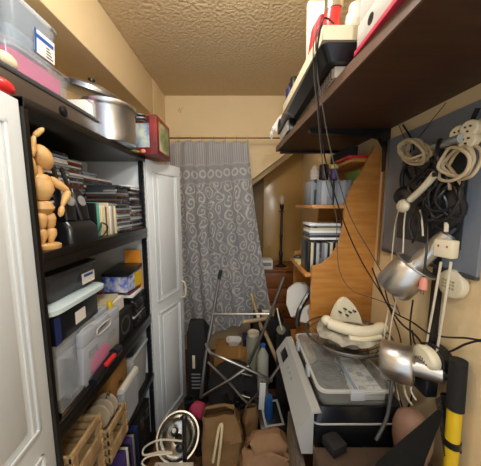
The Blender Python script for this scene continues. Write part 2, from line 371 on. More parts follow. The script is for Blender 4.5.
# ================================================================== ON TOP OF THE CABINET
tray = thing('underbed_tray', 'flat dark storage tray with a black wheel on the cabinet top', 'tray', (-.75, .78, 1.7655))
B(-.92, -.575, .50, 1.02, 1.7665, 1.835, .006).build('body', mat('smoky_brown_tray', '#4b4038', .3), tray)
B(-.922, -.571, .497, 1.023, 1.83, 1.845, .004).build('rim', DGREY, tray)
MB().lathe([(.012, 0), (.016, .003), (.016, .012), (.008, .016)], (-.578, .80, 1.80), (1, 0, 0)).build('wheel', BLACK, tray)
def tub(name, label, cat, cx, cy, z0, lx, ly, h, mtl, t=.006, fl=.012, r=.03, group=None, lid=None, rimw=.008, parent=None):
    root = thing(name, label, cat, (cx, cy, z0), 0, group)
    R = [rrect(cx, cy, lx-2*fl, ly-2*fl, r, z0), rrect(cx, cy, lx, ly, r, z0+h-.008), rrect(cx, cy, lx+2*rimw, ly+2*rimw, r+rimw, z0+h-.008), rrect(cx, cy, lx+2*rimw, ly+2*rimw, r+rimw, z0+h),
         rrect(cx, cy, lx-2*t, ly-2*t, r, z0+h), rrect(cx, cy, lx-2*fl-2*t, ly-2*fl-2*t, r, z0+t)]
    MB().loft(R).build('tub', mtl, root)
    if lid: MB().loft([rrect(cx, cy, lx+2*rimw+.004, ly+2*rimw+.004, r+rimw, z0+h), rrect(cx, cy, lx+2*rimw+.006, ly+2*rimw+.006, r+rimw, z0+h+.008), rrect(cx, cy, lx-.02, ly-.02, r, z0+h+.014)]).build('lid', lid, root)
    return root
pk = tub('plastic_bin', 'clear plastic bin full of pink things, on the cabinet top', 'bin', -.785, .82, 1.8455, .30, .25, .115, CLEAR)
tag(MB().loft([rrect(-.785, .82, .25, .20, .03, 1.853), rrect(-.785, .82, .27, .222, .03, 1.945)]).rough(.003, 20, sub=2).build('folded_cloth', PINK), 'bright pink cloth packed inside the clear bin', 'cloth')
cb = tub('plastic_bin', 'blue-tinted clear plastic bin with a white label, topmost on the cabinet', 'bin', -.80, .815, 1.9615, .31, .19, .135, mat('blue_clear_plastic', '#b9c8d6', .2, alpha=.3))
T = Matrix.Translation((-.651, .84, 1.985)); m = MB(); m.T = T @ Matrix.Rotation(.08, 4, 'Y'); m.box(0, .0015, -.035, .045, .0, .068, 0); m.build('label_sticker', PAPER, cb, label='white paper label')
m = MB(); m.T = T @ Matrix.Rotation(.08, 4, 'Y'); m.box(.001, .0022, -.035, .04, .044, .056, 0); m.box(.001, .0022, -.035, -.028, 0, .068); m.build('label_band', BLUE, cb, label='blue printed band')
m = MB(); m.T = T @ Matrix.Rotation(.08, 4, 'Y')
for k in range(4): m.box(.001, .0022, .010, .038-.005*k, .006+k*.009, .010+k*.009)
m.build('label_text', DGREY, cb)
m = MB(); m.loft([rrect(-.80, .815, .20, .11, .02, 1.972), rrect(-.80, .815, .22, .12, .02, 2.04)]).rough(.008, 18, 3, 2)
tag(m.build('plastic_wrap', mat('pale_blue_film', '#8fa3b5', .3)), 'pale bluish plastic wrap inside the topmost clear bin', 'wrap')
m = MB(); m.loft([rrect(-.80, .815, .29, .17, .03, 2.0975), rrect(-.80, .815, .30, .18, .03, 2.109), rrect(-.80, .815, .26, .14, .02, 2.122)])
tag(m.build('loose_cover', PAPER), 'white plastic lid lying over the topmost bin', 'lid')
m = MB(); m.loft([rrect(-.655, .992, .125, .05, .012, 1.8455), rrect(-.655, .992, .12, .045, .015, 1.90), rrect(-.655, .992, .09, .03, .012, 1.912)]).rough(.003, 14)
tag(m.build('paper_bundle', PAPER), 'white wrapped bundle between the pink bin and the pot', 'bundle')
# small things far left on the tray
tag(MB().lathe([(.018, 0), (.020, .03), (.017, .06), (.008, .066)], (-.60, .585, 1.8455), (0, .15, 1)).build('plastic_bottle', mat('navy_plastic', '#1e2a55', .35)), 'navy blue bottle at the near end of the tray', 'bottle')
tag(MB().ell((-.598, .645, 1.866), (.018, .03, .020)).build('cream_knob', CREAM), 'small cream rounded knob lying on the tray', 'knob')
tag(MB().tube([(-.625, .565, 1.91), (-.62, .60, 1.895), (-.62, .62, 1.87), (-.62, .66, 1.853)], .009).build('pink_strap', mat('pale_pink', '#d8849a', .6)), 'pink and white strap lying behind the navy bottle', 'strap')
tag(MB().ell((-.549, .575, 1.773), (.018, .03, .0175)).build('red_ball', RED), 'red rounded object sitting on top of the near cabinet door', 'ball')
# pressure cooker
pc = Vector((-.588, 1.105, 1.766)); R_ = .108
pot = thing('pressure_cooker', 'open aluminium pressure cooker body with black handles on the cabinet top', 'pot', pc)
m = MB(); m.lathe([(R_*.9, 0), (R_*.98, .006), (R_, .03), (R_, .142), (R_+.003, .147), (R_+.007, .152), (R_+.007, .166), (R_-.004, .166), (R_-.006, .02), (R_*.8, .012)], pc, n=40); m.build('pot_body', mat('pot_aluminium', '#c3c6cb', .3, 1, bump=.1, bscale=10), pot)
for a_ in (.55, .55+PI):
    m = MB(); m.T = Matrix.Translation(pc+Vector((0, 0, .135))) @ Matrix.Rotation(a_, 4, 'Z'); m.box(R_-.002, R_+.05, -.013, .013, .0, .014, .004); m.box(R_-.002, R_+.045, -.011, .011, .018, .028, .004); m.build('side_handle', BLACK, pot)
lc = Vector((-.668, 1.11, 1.985)); ld = thing('pot_cover', 'large ridged aluminium pot lid resting tilted over the pressure cooker', 'lid', lc)
dd_ = Vector((.24, -.10, 1))
m = MB(); m.lathe([(.118, 0), (.126, .003), (.126, .012), (.118, .015), (.118, .022), (.108, .026), (.06, .042), (.012, .046)], lc, dd_, 44); m.build('dome', mat('lid_aluminium', '#b0b2b5', .33, 1), ld)
MB().lathe([(.008, .045), (.008, .054), (.014, .057), (.014, .066), (.004, .07)], lc, dd_, 14).build('lid_knob', BLACK, ld)
# red picture box
rb = thing('picture_box', 'dark red box with pictures, on the far corner of the cabinet top', 'box', (-.53, 1.38, 1.766))
B(-.625, -.435, 1.275, 1.50, 1.7665, 1.965, .002).build('carton', DRED, rb)
B(-.612, -.475, 1.2735, 1.2755, 1.80, 1.92).build('picture_panel', PHOTO, rb, label='blue sky picture')
B(-.4355, -.4335, 1.31, 1.47, 1.79, 1.94).build('picture_panel', PHOTO2, rb, label='green and cream picture')
m = MB(); m.box(-.61, -.47, 1.2725, 1.2745, 1.925, 1.955); m.build('title_band', mat('dark_maroon', '#3d0d0d', .4), rb)
m = MB(); m.ell((-.55, 1.262, 1.7755), (.028, .010, .010)); tag(m.rough(.003, 60).build('green_foliage_sprig', GREEN), 'small green sprig on the shelf before the red picture box', 'ornament')
tag(MB().ell((-.505, 1.262, 1.777), (.014, .009, .0115)).build('small_ornament', mat('coral_paint', '#d9806a', .5)), 'small coral and cream ornament beside the green sprig', 'ornament')
# ================================================================== SHELF 3 (middle)
z3 = .8605
def letter_case(yc, x, ln, h, lab, tilt, pinkin=False):
    r = thing('document_case', lab, 'case', (x, yc, z3), rot=(0, tilt, 0)); T = wm(r)
    m = MB(); m.T = T
    # shell with a handle hole: an outline ring plus body below the hole
    m.box(-.012, .012, -ln/2, ln/2, 0, h-.05, .004); m.box(-.012, .012, -ln/2, -.045, h-.05, h, .003); m.box(-.012, .012, .045, ln/2, h-.05, h, .003); m.box(-.012, .012, -.045, .045, h-.018, h, .003)
    m.build('shell', CLEARW, r)
    m = MB(); m.T = T; m.tube([(.014, -.035, h-.048), (.014, .035, h-.048), (.014, .045, h-.034), (.014, .035, h-.02), (.014, -.035, h-.02), (.014, -.045, h-.034)], .003, closed=True, sm=3); m.build('handle', LGREY, r)
    m = MB(); m.T = T
    for q in range(2):
        m = MB(); m.T = T
        for k in range(4): m.box(.0118, .0145, -.09+q*.12+k*.014, -.084+q*.12+k*.014, h*.48, h*.62)
        m.build('latch_slots', GREY, r)
    if pinkin:
        m = MB(); m.T = T; m.ell((.0128, -.02, h*.28), (.002, .065, h*.22)); m.build('pink_insert', mat('pale_pink_insert', '#c8809f', .7), r, label='pink insert behind the plastic')
letter_case(.865, -.555, .24, .205, 'clear document case with a pink insert, front most on the middle shelf', .06, True)
letter_case(.82, -.59, .28, .215, 'clear document case directly behind the front one with the pink insert', .05)
letter_case(.76, -.625, .24, .21, 'clear document case behind two others, beside the wicker basket', .04)
for k in range(5):
    o = MB(); o.T = Matrix.Translation((-.60, .69+k*.011, z3)) @ Matrix.Rotation(.05, 4, 'X'); o.box(-.0, .055, 0, .004, 0.021, .16-.004*k)
    tag(o.build('plastic_sleeve', CLEAR), 'clear plastic sleeve standing at the near end of the middle shelf', 'sleeve', 'clear sleeves at the near end')
tag(MB().loft([rrect(-.79, .74, .17, .19, .03, z3), rrect(-.79, .74, .22, .23, .03, 1.035)]).build('wicker_basket', WICKER), 'brown wicker basket behind the clear document cases', 'basket')
bx = thing('product_box', 'black boxed product with a white label under the white lid', 'box', (-.68, .77, 1.0765), .05)
m = MB(); m.T = wm(bx); m.box(-.12, .12, -.115, .115, .0, .085, .002); m.build('carton', BLACK, bx)
m = MB(); m.T = wm(bx); m.box(.1195, .1215, -.115, -.09, 0, .085); m.build('blue_stripe', DBLUE, bx); m = MB(); m.T = wm(bx); m.box(.1195, .1212, -.02, .035, .02, .062); m.build('white_label', PAPER, bx)
m = MB(); m.T = wm(bx)
for k in range(5): m.box(-.10+k*.028, -.082+k*.028, -.1165, -.115, .02, .06)
m.box(.02, .09, -.08, .06, .085, .0862); m.build('orange_print', mat('orange_print', '#b9582b', .5), bx)
m = MB(); m.loft([rrect(-.68, .79, .24, .25, .03, 1.162), rrect(-.68, .79, .27, .28, .035, 1.172), rrect(-.68, .79, .27, .28, .035, 1.186), rrect(-.68, .79, .25, .26, .03, 1.192)])
tag(m.build('flat_cover', mat('pale_blue_white', '#c9dbe0', .3)), 'pale white plastic lid between black box and grey bin', 'lid')
gb = tub('plastic_bin', 'smoky grey lidded plastic bin on the middle shelf', 'bin', -.69, .80, 1.193, .22, .25, .085, CLEARD, lid=DGREY, rimw=.006)
B(-.5775, -.5755, .83, .90, 1.21, 1.25).build('label_sticker', PAPER, gb); B(-.577, -.575, .84, .89, 1.235, 1.245).build('label_band', BLUE, gb)
tag(MB().loft([rrect(-.69, .80, .12, .15, .02, 1.201), rrect(-.69, .80, .12, .15, .02, 1.25)]).rough(.006, 30, 3, 1).build('cable_bundle', BLACKM), 'dark bundle of things inside the smoky grey bin', 'bundle')
# shelf 3 right half
DV = (.19, .135, .0145)
flat_stack('video_case', DV, -.552, 1.235, z3, 12, ['black', 'black', 'charcoal', 'black', 'white', 'black'], 'video case, %s of the low stack by the far upright', 'video case', 'video cases stacked on the middle shelf', .006, .03)
flat_stack('video_case', (.19, .135, .013), -.57, 1.235, z3+12*.0147, 2, ['dark red'], 'thin case, %s of the pair on the black video cases', 'video case', 'dark red cases under the blue box', .004, .08)
zt = z3+12*.0147+2*.0132+.0005
bb = thing('printed_carton', 'blue and yellow printed carton on top of the video cases', 'box', (-.62, 1.21, zt), -.1)
m = MB(); m.T = wm(bb); m.box(-.06, .06, -.075, .075, 0, .085, .002); m.build('carton', mat('blue_carton', '#2f62d6', .4, col2='#e4e8f0', vscale=34), bb)
m = MB(); m.T = wm(bb); m.box(.0595, .0612, .0, .074, .004, .08); m.build('side_print', YELLOW, bb, label='yellow printed side')
o = MB(); o.T = Matrix.Translation((-.61, 1.20, zt+.092)) @ Matrix.Rotation(.08, 4, 'X'); o.box(-.07, .06, -.085, .085, 0, .018, .003)
tag(o.build('black_notebook', BLACK), 'black notebook lying tilted on the blue printed carton', 'book')
o = MB(); o.T = Matrix.Translation((-.70, 1.305, z3)) @ Matrix.Rotation(.03, 4, 'X'); o.box(.05, .14, -.004, .004, .0, .39, 0)
tag(o.build('orange_folder', ORANGE), 'orange cardboard folder standing against the far cabinet side', 'folder')
bs = thing('desk_speaker', 'black boxy speaker standing beside the video cases', 'speaker', (-.60, 1.08, z3)); B(-.68, -.556, 1.0, 1.155, z3, .995, .006).build('body', BLACKM, bs); MB().lathe([(.045, 0), (.045, .003), (.038, .003), (.02, -.004)], (-.557, 1.078, .925), (1, 0, 0)).build('speaker_cone', DGREY, bs)
o = MB(); o.loft([rrect(-.57, .985, .02, .035, .008, z3), rrect(-.57, .985, .018, .03, .008, 1.06), rrect(-.575, .985, .012, .02, .005, 1.085)])
tag(o.build('yellow_holster', YELLOW), 'bright yellow plastic holder standing beside the document cases', 'holder')
m = MB(); m.loft([rrect(-.68, 1.045, .20, .16, .01, .997), rrect(-.68, 1.045, .20, .16, .01, 1.055)]); wb = thing('open_carton', 'shallow white carton holding papers above the black speaker', 'box', (-.68, 1.045, .997))
m.build('carton', PAPER, wb); o = MB(); o.T = Matrix.Translation((-.67, 1.04, 1.056)) @ Matrix.Rotation(.2, 4, 'Z'); o.box(-.08, .08, -.06, .06, 0, .012); o.build('papers', mat('tan_papers', '#cbbf9c', .7), wb)
tl = thing('folding_tool', 'black folding tool with red marks on the middle shelf edge', 'tool', (-.545, .88, z3))
m = MB(); m.tube([(-.520, .76, z3+.017), (-.522, .83, z3+.024), (-.524, .90, z3+.03)], .016, 10); m.build('handle', BLACK, tl)
m = MB(); m.box(-.515, -.500, .82, .885, z3+.034, z3+.046, .002); m.build('red_trigger', RED, tl)
m = MB(); m.tube([(-.524, .90, z3+.03), (-.53, .95, z3+.022)], .021, 10); m.build('head', BLACK, tl)
m = B(-.605, -.535, .635, .745, z3, z3+.02, .002); m.rough(.002, 30); tag(m.build('silver_packet', CHROME), 'shiny silver packet at the near end of the middle shelf', 'packet')
# ================================================================== SHELF 4
z4 = .4805
c1 = thing('cardboard_box', 'tall brown cardboard box with marker scribbles on the lower shelf', 'box', (-.64, 1.0, z4)); B(-.74, -.575, .965, 1.10, z4, .80, .002).build('carton', CARD, c1)
m = MB()
for k, (yy, zz) in enumerate(((.90, .70), (.90, .66), (.90, .62), (1.0, .68))): m.tube([(-.5592, yy-.012, zz), (-.5592, yy, zz+.014), (-.5592, yy+.012, zz-.006), (-.5592, yy+.02, zz+.01)], .0018, 5)
m.build('marker_scribble', BLACKM, c1)
wt = thing('lidded_tub', 'cloudy white tub with a white rounded lid before the cardboard box', 'bin', (-.60, .99, z4))
MB().loft([rrect(-.545, 1.04, .03, .15, .008, z4), rrect(-.541, 1.04, .036, .16, .008, .655)]).build('tub', CLEARW, wt)
MB().tube([(-.541, .965, .664), (-.541, 1.12, .664)], .014, 8, sm=0).build('lid', mat('cream_white', '#d6d2c4', .4), wt)
gw = tub('plastic_bin', 'pale grey open bin at the far end of the lower shelf', 'bin', -.66, 1.21, z4, .22, .19, .24, mat('pale_grey_tub', '#b3b8ba', .4, alpha=.9), r=.02)
def crate(x1, ya, yb, z0, h, lab):
    r = thing('wooden_crate', lab, 'crate', (x1-.09, (ya+yb)/2, z0)); xs = (x1-.18, x1)
    for xx in xs:
        m = MB(); m.box(xx-.010, xx, ya, yb, z0, z0+h*.38, .001); m.box(xx-.010, xx, ya, ya+.028, z0+h*.38, z0+h*.78); m.box(xx-.010, xx, yb-.028, yb, z0+h*.38, z0+h*.78); m.box(xx-.010, xx, ya, yb, z0+h*.78, z0+h, .001); m.build('side_panel', PINEW, r)
    for yy in (ya, yb):
        e = MB(); s_ = 1 if yy == ya else -1
        for k in range(4): e.box(xs[0]-.012, xs[1]+.003, min(yy, yy+s_*.010), max(yy, yy+s_*.010), z0+h*(k*.25+.03), z0+h*(k*.25+.19), .001)
        e.build('end_slats', PINEW, r)
    B(xs[0], xs[1]-.012, ya+.012, yb-.012, z0+.002, z0+.008).build('bottom', PINEW, r); return r
crate(-.525, .645, .80, z4, .125, 'slatted pale wooden crate at the near end of the lower shelf'); crate(-.52, .635, .79, z4+.127, .125, 'slatted pale wooden crate stacked on top of another crate')
crate(-.512, .815, .955, z4, .15, 'slatted pale wooden crate just in front of the white lidded tub')
for k in range(3):
    m = MB(); m.T = Matrix.Translation((-.575, .835+.030*k, z4+.012)) @ Matrix.Rotation(-.1, 4, 'X'); m.lathe([(.048, 0), (.048, .006)], (0, 0, .16), (0, 1, 0), 24); m.box(-.006, .006, 0, .006, 0, .12)
    tag(m.build('wooden_paddle', mat('grey_wood', '#b5a893', .6)), 'round grey wooden paddle standing in the front crate', 'paddle', 'round paddles in the front crate')
# below shelf 4
zb = .0755
for k in range(7):
    m = MB(); m.T = Matrix.Translation((-.60, .98+k*.021, zb)) @ Matrix.Rotation(.04, 4, 'X'); m.box(-.16, .055, 0, .018, 0, .27-.01*(k % 3), .002)
    cn, cc = [('purple', PURPLE), ('white', PAPER), ('black', BLACK), ('purple', PURPLE), ('grey', GREY), ('black', BLACKM), ('navy', DBLUE)][k]
    tag(m.build('magazine_binder', cc), '%s tall spine on the bottom shelf, %s from the near end' % (cn, ['first', 'second', 'third', 'fourth', 'fifth', 'sixth', 'seventh'][k]), 'binder', 'tall binders on the bottom shelf')
mt = thing('metal_latch_case', 'dark case with silver latches at the far end of the bottom shelf', 'case', (-.62, 1.22, zb)); B(-.80, -.56, 1.15, 1.31, zb, .33, .005).build('body', BLACKM, mt)
for yy in (1.18, 1.25): B(-.56, -.552, yy, yy+.03, .24, .30, .002).build('latch', STEEL, mt)
# ================================================================== BACK: CURTAIN
rod = thing('curtain_rod', 'thin brass coloured tension rod along the back wall', 'rod', (-.1, 2.2, 2.09))
MB().cyl((-.70, 2.17, 2.09), (.70, 2.17, 2.09), .007, n=12).build('tube', mat('rod_brass', '#8e6a44', .35, .7), rod)
for xx, s in ((-.70, 1), (.70, -1)): MB().cyl((xx, 2.17, 2.09), (xx+s*.012, 2.17, 2.09), .016).build('end_cap', CREAM, rod)
nu, nv = 120, 70; bm = bmesh.new(); uvl = bm.loops.layers.uv.new('UVMap'); G = []; UVc = {}
for j in range(nv+1):
    row = []; v = j/nv
    for i in range(nu+1):
        u = i/nu; xr = .07+.22*v**1.3; xl = -.665+.02*v
        x = xl+(xr-xl)*u; zt_ = 2.045+.018*abs(math.cos(u*PI*7)); zb_ = .24+.10*u+.28*max(0, u-.45)**1.0
        z = zt_+(zb_-zt_)*v
        yy = 2.155+.020*math.sin(u*44+1.5*math.sin(v*3))*(.5+.6*v)+.012*math.sin(u*19+v*4)+.02*noise.noise(Vector((u*4, v*4, 0)))-.06*v*u
        vt = bm.verts.new((x, yy, z)); row.append(vt); UVc[vt] = (u*1.15, v*1.8)
    G.append(row)
for j in range(nv):
    for i in range(nu):
        f = bm.faces.new([G[j][i], G[j][i+1], G[j+1][i+1], G[j+1][i]]); f.smooth = True
        for l in f.loops: l[uvl].uv = UVc[l.vert]
bmesh.ops.solidify(bm, geom=bm.faces[:], thickness=.0015)
me = bpy.data.meshes.new('panel'); bm.to_mesh(me); bm.free(); me.materials.append(scroll_material())
cu = thing('curtain', 'grey curtain with white scroll pattern hanging at the back', 'curtain', (-.25, 2.16, .24))
o = bpy.data.objects.new('panel', me); COL.objects.link(o); o.parent = cu; o.location = -Vector(cu.location)
hk = None
for i in range(8):
    xx = -.65+i*.715/7
    m = MB(); m.tube([(xx+.0, 2.17, 2.062), (xx-.004, 2.157, 2.085), (xx, 2.17, 2.105), (xx+.003, 2.184, 2.085), (xx, 2.175, 2.055)], .0018, 6); m.ell((xx, 2.17, 2.060), (.005, .005, .005), 8); m.build('hook', STEEL, cu)
# ================================================================== BACK NOOK: chest, lamp
ch = thing('drawer_chest', 'brown wooden drawer chest in the back nook', 'chest', (.42, 2.42, 0)); DW = wood_mat('chestnut_wood', '#93592a', '#7a4822', .4, (3, 3, 3))
B(.20, .66, 2.27, 2.62, 0, .85, .004).build('body', DW, ch); B(.19, .67, 2.25, 2.63, .85, .865, .003).build('top', DW, ch)
for k in range(5):
    z = .06+k*.157; dd = B(.21, .65, 2.25, 2.272, z, z+.145, .004).build('drawer', DW, ch); MB().lathe([(.006, 0), (.006, .012), (.013, .016), (.008, .026)], (.43, 2.25, z+.075), (0, -1, 0)).build('knob', mat('brass', '#8c6a3a', .3, .9), dd)
wbx = thing('tissue_box', 'white and grey small carton on the drawer chest', 'box', (.255, 2.33, .866)); B(.20, .32, 2.27, 2.42, .8655, .955, .004).build('carton', PAPER, wbx); B(.215, .305, 2.268, 2.2705, .90, .935).build('side_print', GREY, wbx)
lp = Vector((.42, 2.40, .866)); la = thing('table_lamp', 'black candlestick lamp with bare clear bulb and no shade', 'lamp', lp)
MB().lathe([(.06, 0), (.06, .008), (.03, .02), (.012, .035)], lp).build('base', BLACK, la)
MB().lathe([(.014, .03), (.018, .1), (.022, .14), (.014, .16), (.014, .30), (.020, .32), (.014, .34), (.012, .56), (.028, .565), (.028, .572), (.010, .58), (.02, .60), (.022, .64)], lp).build('stem', BLACK, la)
MB().lathe([(.012, .64), (.014, .655), (.028, .70), (.025, .725), (.006, .738)], lp).build('bulb', GLASS, la)
# ================================================================== OVERHEAD SHELF right
sh = thing('wall_shelf', 'long dark brown board shelf high on the right wall', 'shelf', (.485, .9, 1.85))
def fx(y): return .24+(1.61-y)*.0655
MB().prism([(fx(1.61), 1.612), (fx(.1), .10), (.699, .10), (.699, 1.612)], 'z', 1.852, 1.880).build('board', DARKWOOD, sh)
MB().prism([(fx(1.61)-.006, 1.612), (fx(.1)-.006, .10), (fx(.1), .10), (fx(1.61), 1.612)], 'z', 1.849, 1.881).build('edge_band', EDGE, sh)
for yy in (1.14, .2):
    m = MB(); m.prism([(.699, 1.852), (.699, 1.66), (.685, 1.66), (.68, 1.77), (.655, 1.81), (.60, 1.825), (.33, 1.832), (.32, 1.852)], 'y', yy, yy+.03); m.build('bracket', BLACK, sh)
B(.26, .699, 1.585, 1.611, 1.837, 1.852).build('end_batten', BLACK, sh)
sz = 1.8815
eq = thing('ribbed_box', 'flat grey brown box with ribbed underside on the overhead shelf', 'box', (.45, 1.05, sz))
B(.283, .60, .76, 1.25, sz, 1.915, .003).build('body', mat('grey_tan_plastic', '#9c9081', .5), eq)
for k in range(24): B(.2785, .2835, .77+k*.0195, .78+k*.0195, sz+.003, 1.912).build('rib', mat('grey_tan_dark', '#75695c', .5), eq)
de = thing('tape_deck', 'beige and black desktop machine jutting over the shelf edge', 'appliance', (.40, .98, 1.916))
MB().loft([rrect(.41, .975, .31, .47, .02, 1.9162), rrect(.395, .975, .33, .51, .02, 1.955)]).build('base', BLACK, de)
MB().prism([(.228, .71), (.56, .71), (.56, 1.235), (.212, 1.235)], 'z', 1.955, 1.992).build('cover', CREAM, de); B(.25, .54, .74, 1.20, 1.992, 1.998, .003).build('top_plate', LGREY, de)
zt2 = 1.9985
rv = thing('handheld_vacuum', 'red and silver handheld vacuum standing on the beige machine', 'vacuum', (.285, .80, zt2))
MB().loft([rrect(.283, .80, .036, .05, .016, zt2), rrect(.28, .80, .046, .06, .02, zt2+.05), rrect(.284, .80, .044, .056, .02, zt2+.09)]).build('body', RED, rv)
MB().loft([rrect(.286, .80, .050, .06, .022, zt2+.0905), rrect(.29, .80, .056, .066, .024, zt2+.20)]).build('canister', STEEL, rv)
MB().loft([rrect(.262, .90, .022, .04, .010, zt2), rrect(.258, .90, .034, .05, .014, zt2+.04), rrect(.262, .88, .034, .05, .014, zt2+.10), rrect(.268, .86, .02, .03, .008, zt2+.12)]).build('grip', RED, rv)
o = MB(); o.T = Matrix.Translation((.262, .955, zt2)) @ Matrix.Rotation(-.06, 4, 'X'); o.box(-.012, .09, 0, .012, 0, .26, .01)
tag(o.build('cutting_board', mat('cream_white_board', '#e6dfc8', .4)), 'white rounded board standing behind the red vacuum', 'board')
tag(MB().lathe([(.026, 0), (.030, .006), (.030, .06), (.022, .075), (.022, .09), (.018, .09)], (.345, .775, zt2)).build('glass_jar', mat('jar_glass', '#dfe3dc', .1, alpha=.5)), 'clear glass jar on the beige machine beside the vacuum', 'jar')
nb = [('white electronics unit with side slots lying on the red folder', .297, .62, .33, .655, 1.894, 1.95), ('white electronics unit stacked above another slotted unit', .301, .60, .34, .655, 1.9505, 2.04)]
for lab, a, b, c, d, e, f in nb:
    r = thing('slotted_unit', lab, 'appliance', ((a+b)/2, (c+d)/2, e)); B(a, b, c, d, e, f, .004).build('housing', LGREY, r)
    for k in range(3): MB().cyl((a-.001, c+.08+.09*k, (e+f)/2), (a+.001, c+.08+.09*k, (e+f)/2), .012, n=12).build('port', BLACK, r)
tag(B(.294, .64, .30, .66, sz, 1.8935, .001).build('red_folder', mat('pink_red_card', '#c0304a', .5)), 'pinkish red folder under the white slotted units', 'folder')
ic = thing('video_recorder', 'black low recorder at the far end of the overhead shelf', 'appliance', (.40, 1.42, sz)); B(.250, .55, 1.27, 1.54, sz+.001, 1.945, .003).build('housing', BLACK, ic); B(.246, .25, 1.28, 1.53, sz+.005, 1.94).build('front_strip', LGREY, ic)
tag(B(.236, .53, 1.28, 1.56, 1.9455, 2.01, .003).build('router_box', DGREY), 'dark grey flat box stacked on the black recorder', 'box')
tag(MB().lathe([(.022, 0), (.024, .01), (.024, .09), (.01, .105), (.01, .12)], (.262, 1.31, 2.0105)).build('small_bottle', DBLUE), 'dark blue small bottle on the flat grey box', 'bottle')
tag(MB().lathe([(.020, 0), (.022, .01), (.022, .07), (.012, .085), (.012, .10)], (.264, 1.40, 2.0105)).build('small_bottle', mat('tan_bottle', '#9c8e78', .4)), 'tan small bottle standing past the dark blue one', 'bottle')
tag(MB().lathe([(.020, 0), (.022, .01), (.020, .11), (.018, .115)], (.262, 1.255-.03, 1.9985)).build('black_tube', BLACK), 'black tube standing beside the dark blue bottle', 'tube')
m = MB()
for k in range(14):
    a = random.uniform(-.5, .5); yy = 1.53+random.uniform(-.06, .05); zz = random.uniform(0, .07)
    m.tube([(.29, yy, 2.017+zz*.2), (.245, yy+.01, 2.019+zz*.3), (.222, yy+.02*a, 2.005-zz*.2), (.205+random.uniform(-.015, .01), yy+.06*a, 1.975-zz)], .0055, 6)
tag(m.build('tassel_fringe', PAPER), 'white curled fringe hanging over the far end of the overhead shelf', 'fringe')
# hanging wires from the overhead shelf down to the right
def cable(name, label, pts, r, mt, cat='cord', group=None, n=6):
    return tag(MB().tube(pts, r, n).build(name, mt), label, cat, group)
def A3(*q): return [at(px, py, y=y) for px, py, y in q]
hangs = [([Vector((.262, .725, 2.006)), Vector((.222, .70, 1.995))]+A3((316, 66, .76), (319, 110, .82), (323, 148, .88), (332, 185, .92), (345, 225, .96), (362, 262, 1.0), (385, 300, 1.0), (398, 330, .93), (402, 350, .86)), 'black thick cable dropping from the beige machine to the wall side', .0026, BCORD),
         ([Vector((.27, .74, 2.006)), Vector((.219, .73, 1.995))]+A3((317, 70, .80), (323, 110, .84), (330, 148, .90), (340, 185, .94), (352, 220, .98), (372, 255, 1.02), (388, 285, 1.03), (400, 315, .98)), 'dark cable hanging just right of the thick black one', .0023, GCORD),
         ([Vector((.262, .76, 2.006)), Vector((.218, .755, 1.99))]+A3((314, 75, .82), (318, 118, .88), (321, 150, .95), (327, 185, 1.0), (336, 215, 1.05), (337, 245, 1.08), (340, 272, 1.10), (352, 290, 1.10), (378, 300, 1.06), (398, 308, .99)), 'thin grey cable hanging in front of the wooden hutch', .0019, GCORD)]
for pts, lab, r, mt_ in hangs: cable('hanging_cable', lab, pts, r, mt_)
# ================================================================== HUTCH
hu = thing('wooden_hutch', 'honey coloured wooden hutch with a curved side panel and open shelves', 'shelf unit', (.54, 1.4, .70))
def hpx(px, py): p = at(px, py, y=1.2); return (p.x, p.z)
curve = [hpx(*q) for q in ((312, 267), (322, 264), (332, 256), (339, 244), (343, 230), (345, 210), (347, 198), (352, 187), (359, 176), (365, 166), (368, 158), (372, 153))]
poly = [(.375, .70)]+curve+[(.66, 1.79), (.688, 1.77), (.698, 1.73), (.698, .70)]
MB().prism(poly, 'y', 1.20, 1.218).build('side_panel', ORANGEWOOD, hu); MB().prism(poly, 'y', 1.60, 1.618).build('side_panel', ORANGEWOOD, hu)
B(.685, .698, 1.218, 1.60, .70, 1.75).build('back_panel', ORANGEWOOD, hu)
for z, x0 in ((1.135, .345), (1.50, .371), (1.735, .56)): B(x0, .685, 1.218, 1.60, z-.018, z, .002).build('shelf', ORANGEWOOD, hu)
B(.375, .685, 1.218, 1.60, .90, .918).build('shelf', ORANGEWOOD, hu)
upp = None
def upright_row(x0, x1, yf, z0, th, names, where, h, dep, group, lean=0):
    global upp
    n = int((x1-x0)/(th+.0004))
    for k in range(n):
        c = names[(k*5+k*k) % len(names)]
        if upp is None:
            mm = MB(); mm.box(-.005, .005, 0, .13, 0, .17, .0006); upp = mm.build('upright_case', SPINE, keep=True); upp.location = (0, 0, 0); o = upp
        else: o = copy_tree(upp)
        o.scale = (th/.0101, dep/.13, h/.17*random.uniform(.95, 1.03)); o.location = (x0+(th+.0004)*(k+.5), yf+random.uniform(-.004, .004), z0); o.rotation_euler = (0, lean, 0); o.color = srgb(PAL[c])
        tag(o, '%s %s' % (c, where % nth(k+1)), 'disc case', group)
upright_row(.372, .60, 1.255, 1.5005, .0135, ['grey', 'silver', 'charcoal', 'grey', 'white', 'silver', 'charcoal'], 'spined upright case, %s from the left on the upper hutch shelf', .128, .135, 'upright cases on the upper hutch shelf')
upright_row(.365, .60, 1.25, 1.1355, .0145, ['black', 'charcoal', 'grey', 'silver', 'white', 'grey', 'cream'], 'spined upright case, %s from the left on the lower hutch shelf', .165, .14, 'upright cases on the lower hutch shelf')
zf = 1.312
for k in range(7):
    c = ['white', 'charcoal', 'grey', 'white', 'cream', 'black', 'white'][k]; o = copy_tree(upp); o.scale = (1.2, 1, 1.0); o.location = (.37+random.uniform(0, .01), 1.262, zf+.006+.0128*k); o.rotation_euler = (0, PI/2, 0); o.color = srgb(PAL[c])
    tag(o, c+' flat case, '+nth(k+1)+' from the bottom of the pile on the lower hutch row', 'disc case', 'cases lying flat in the hutch')
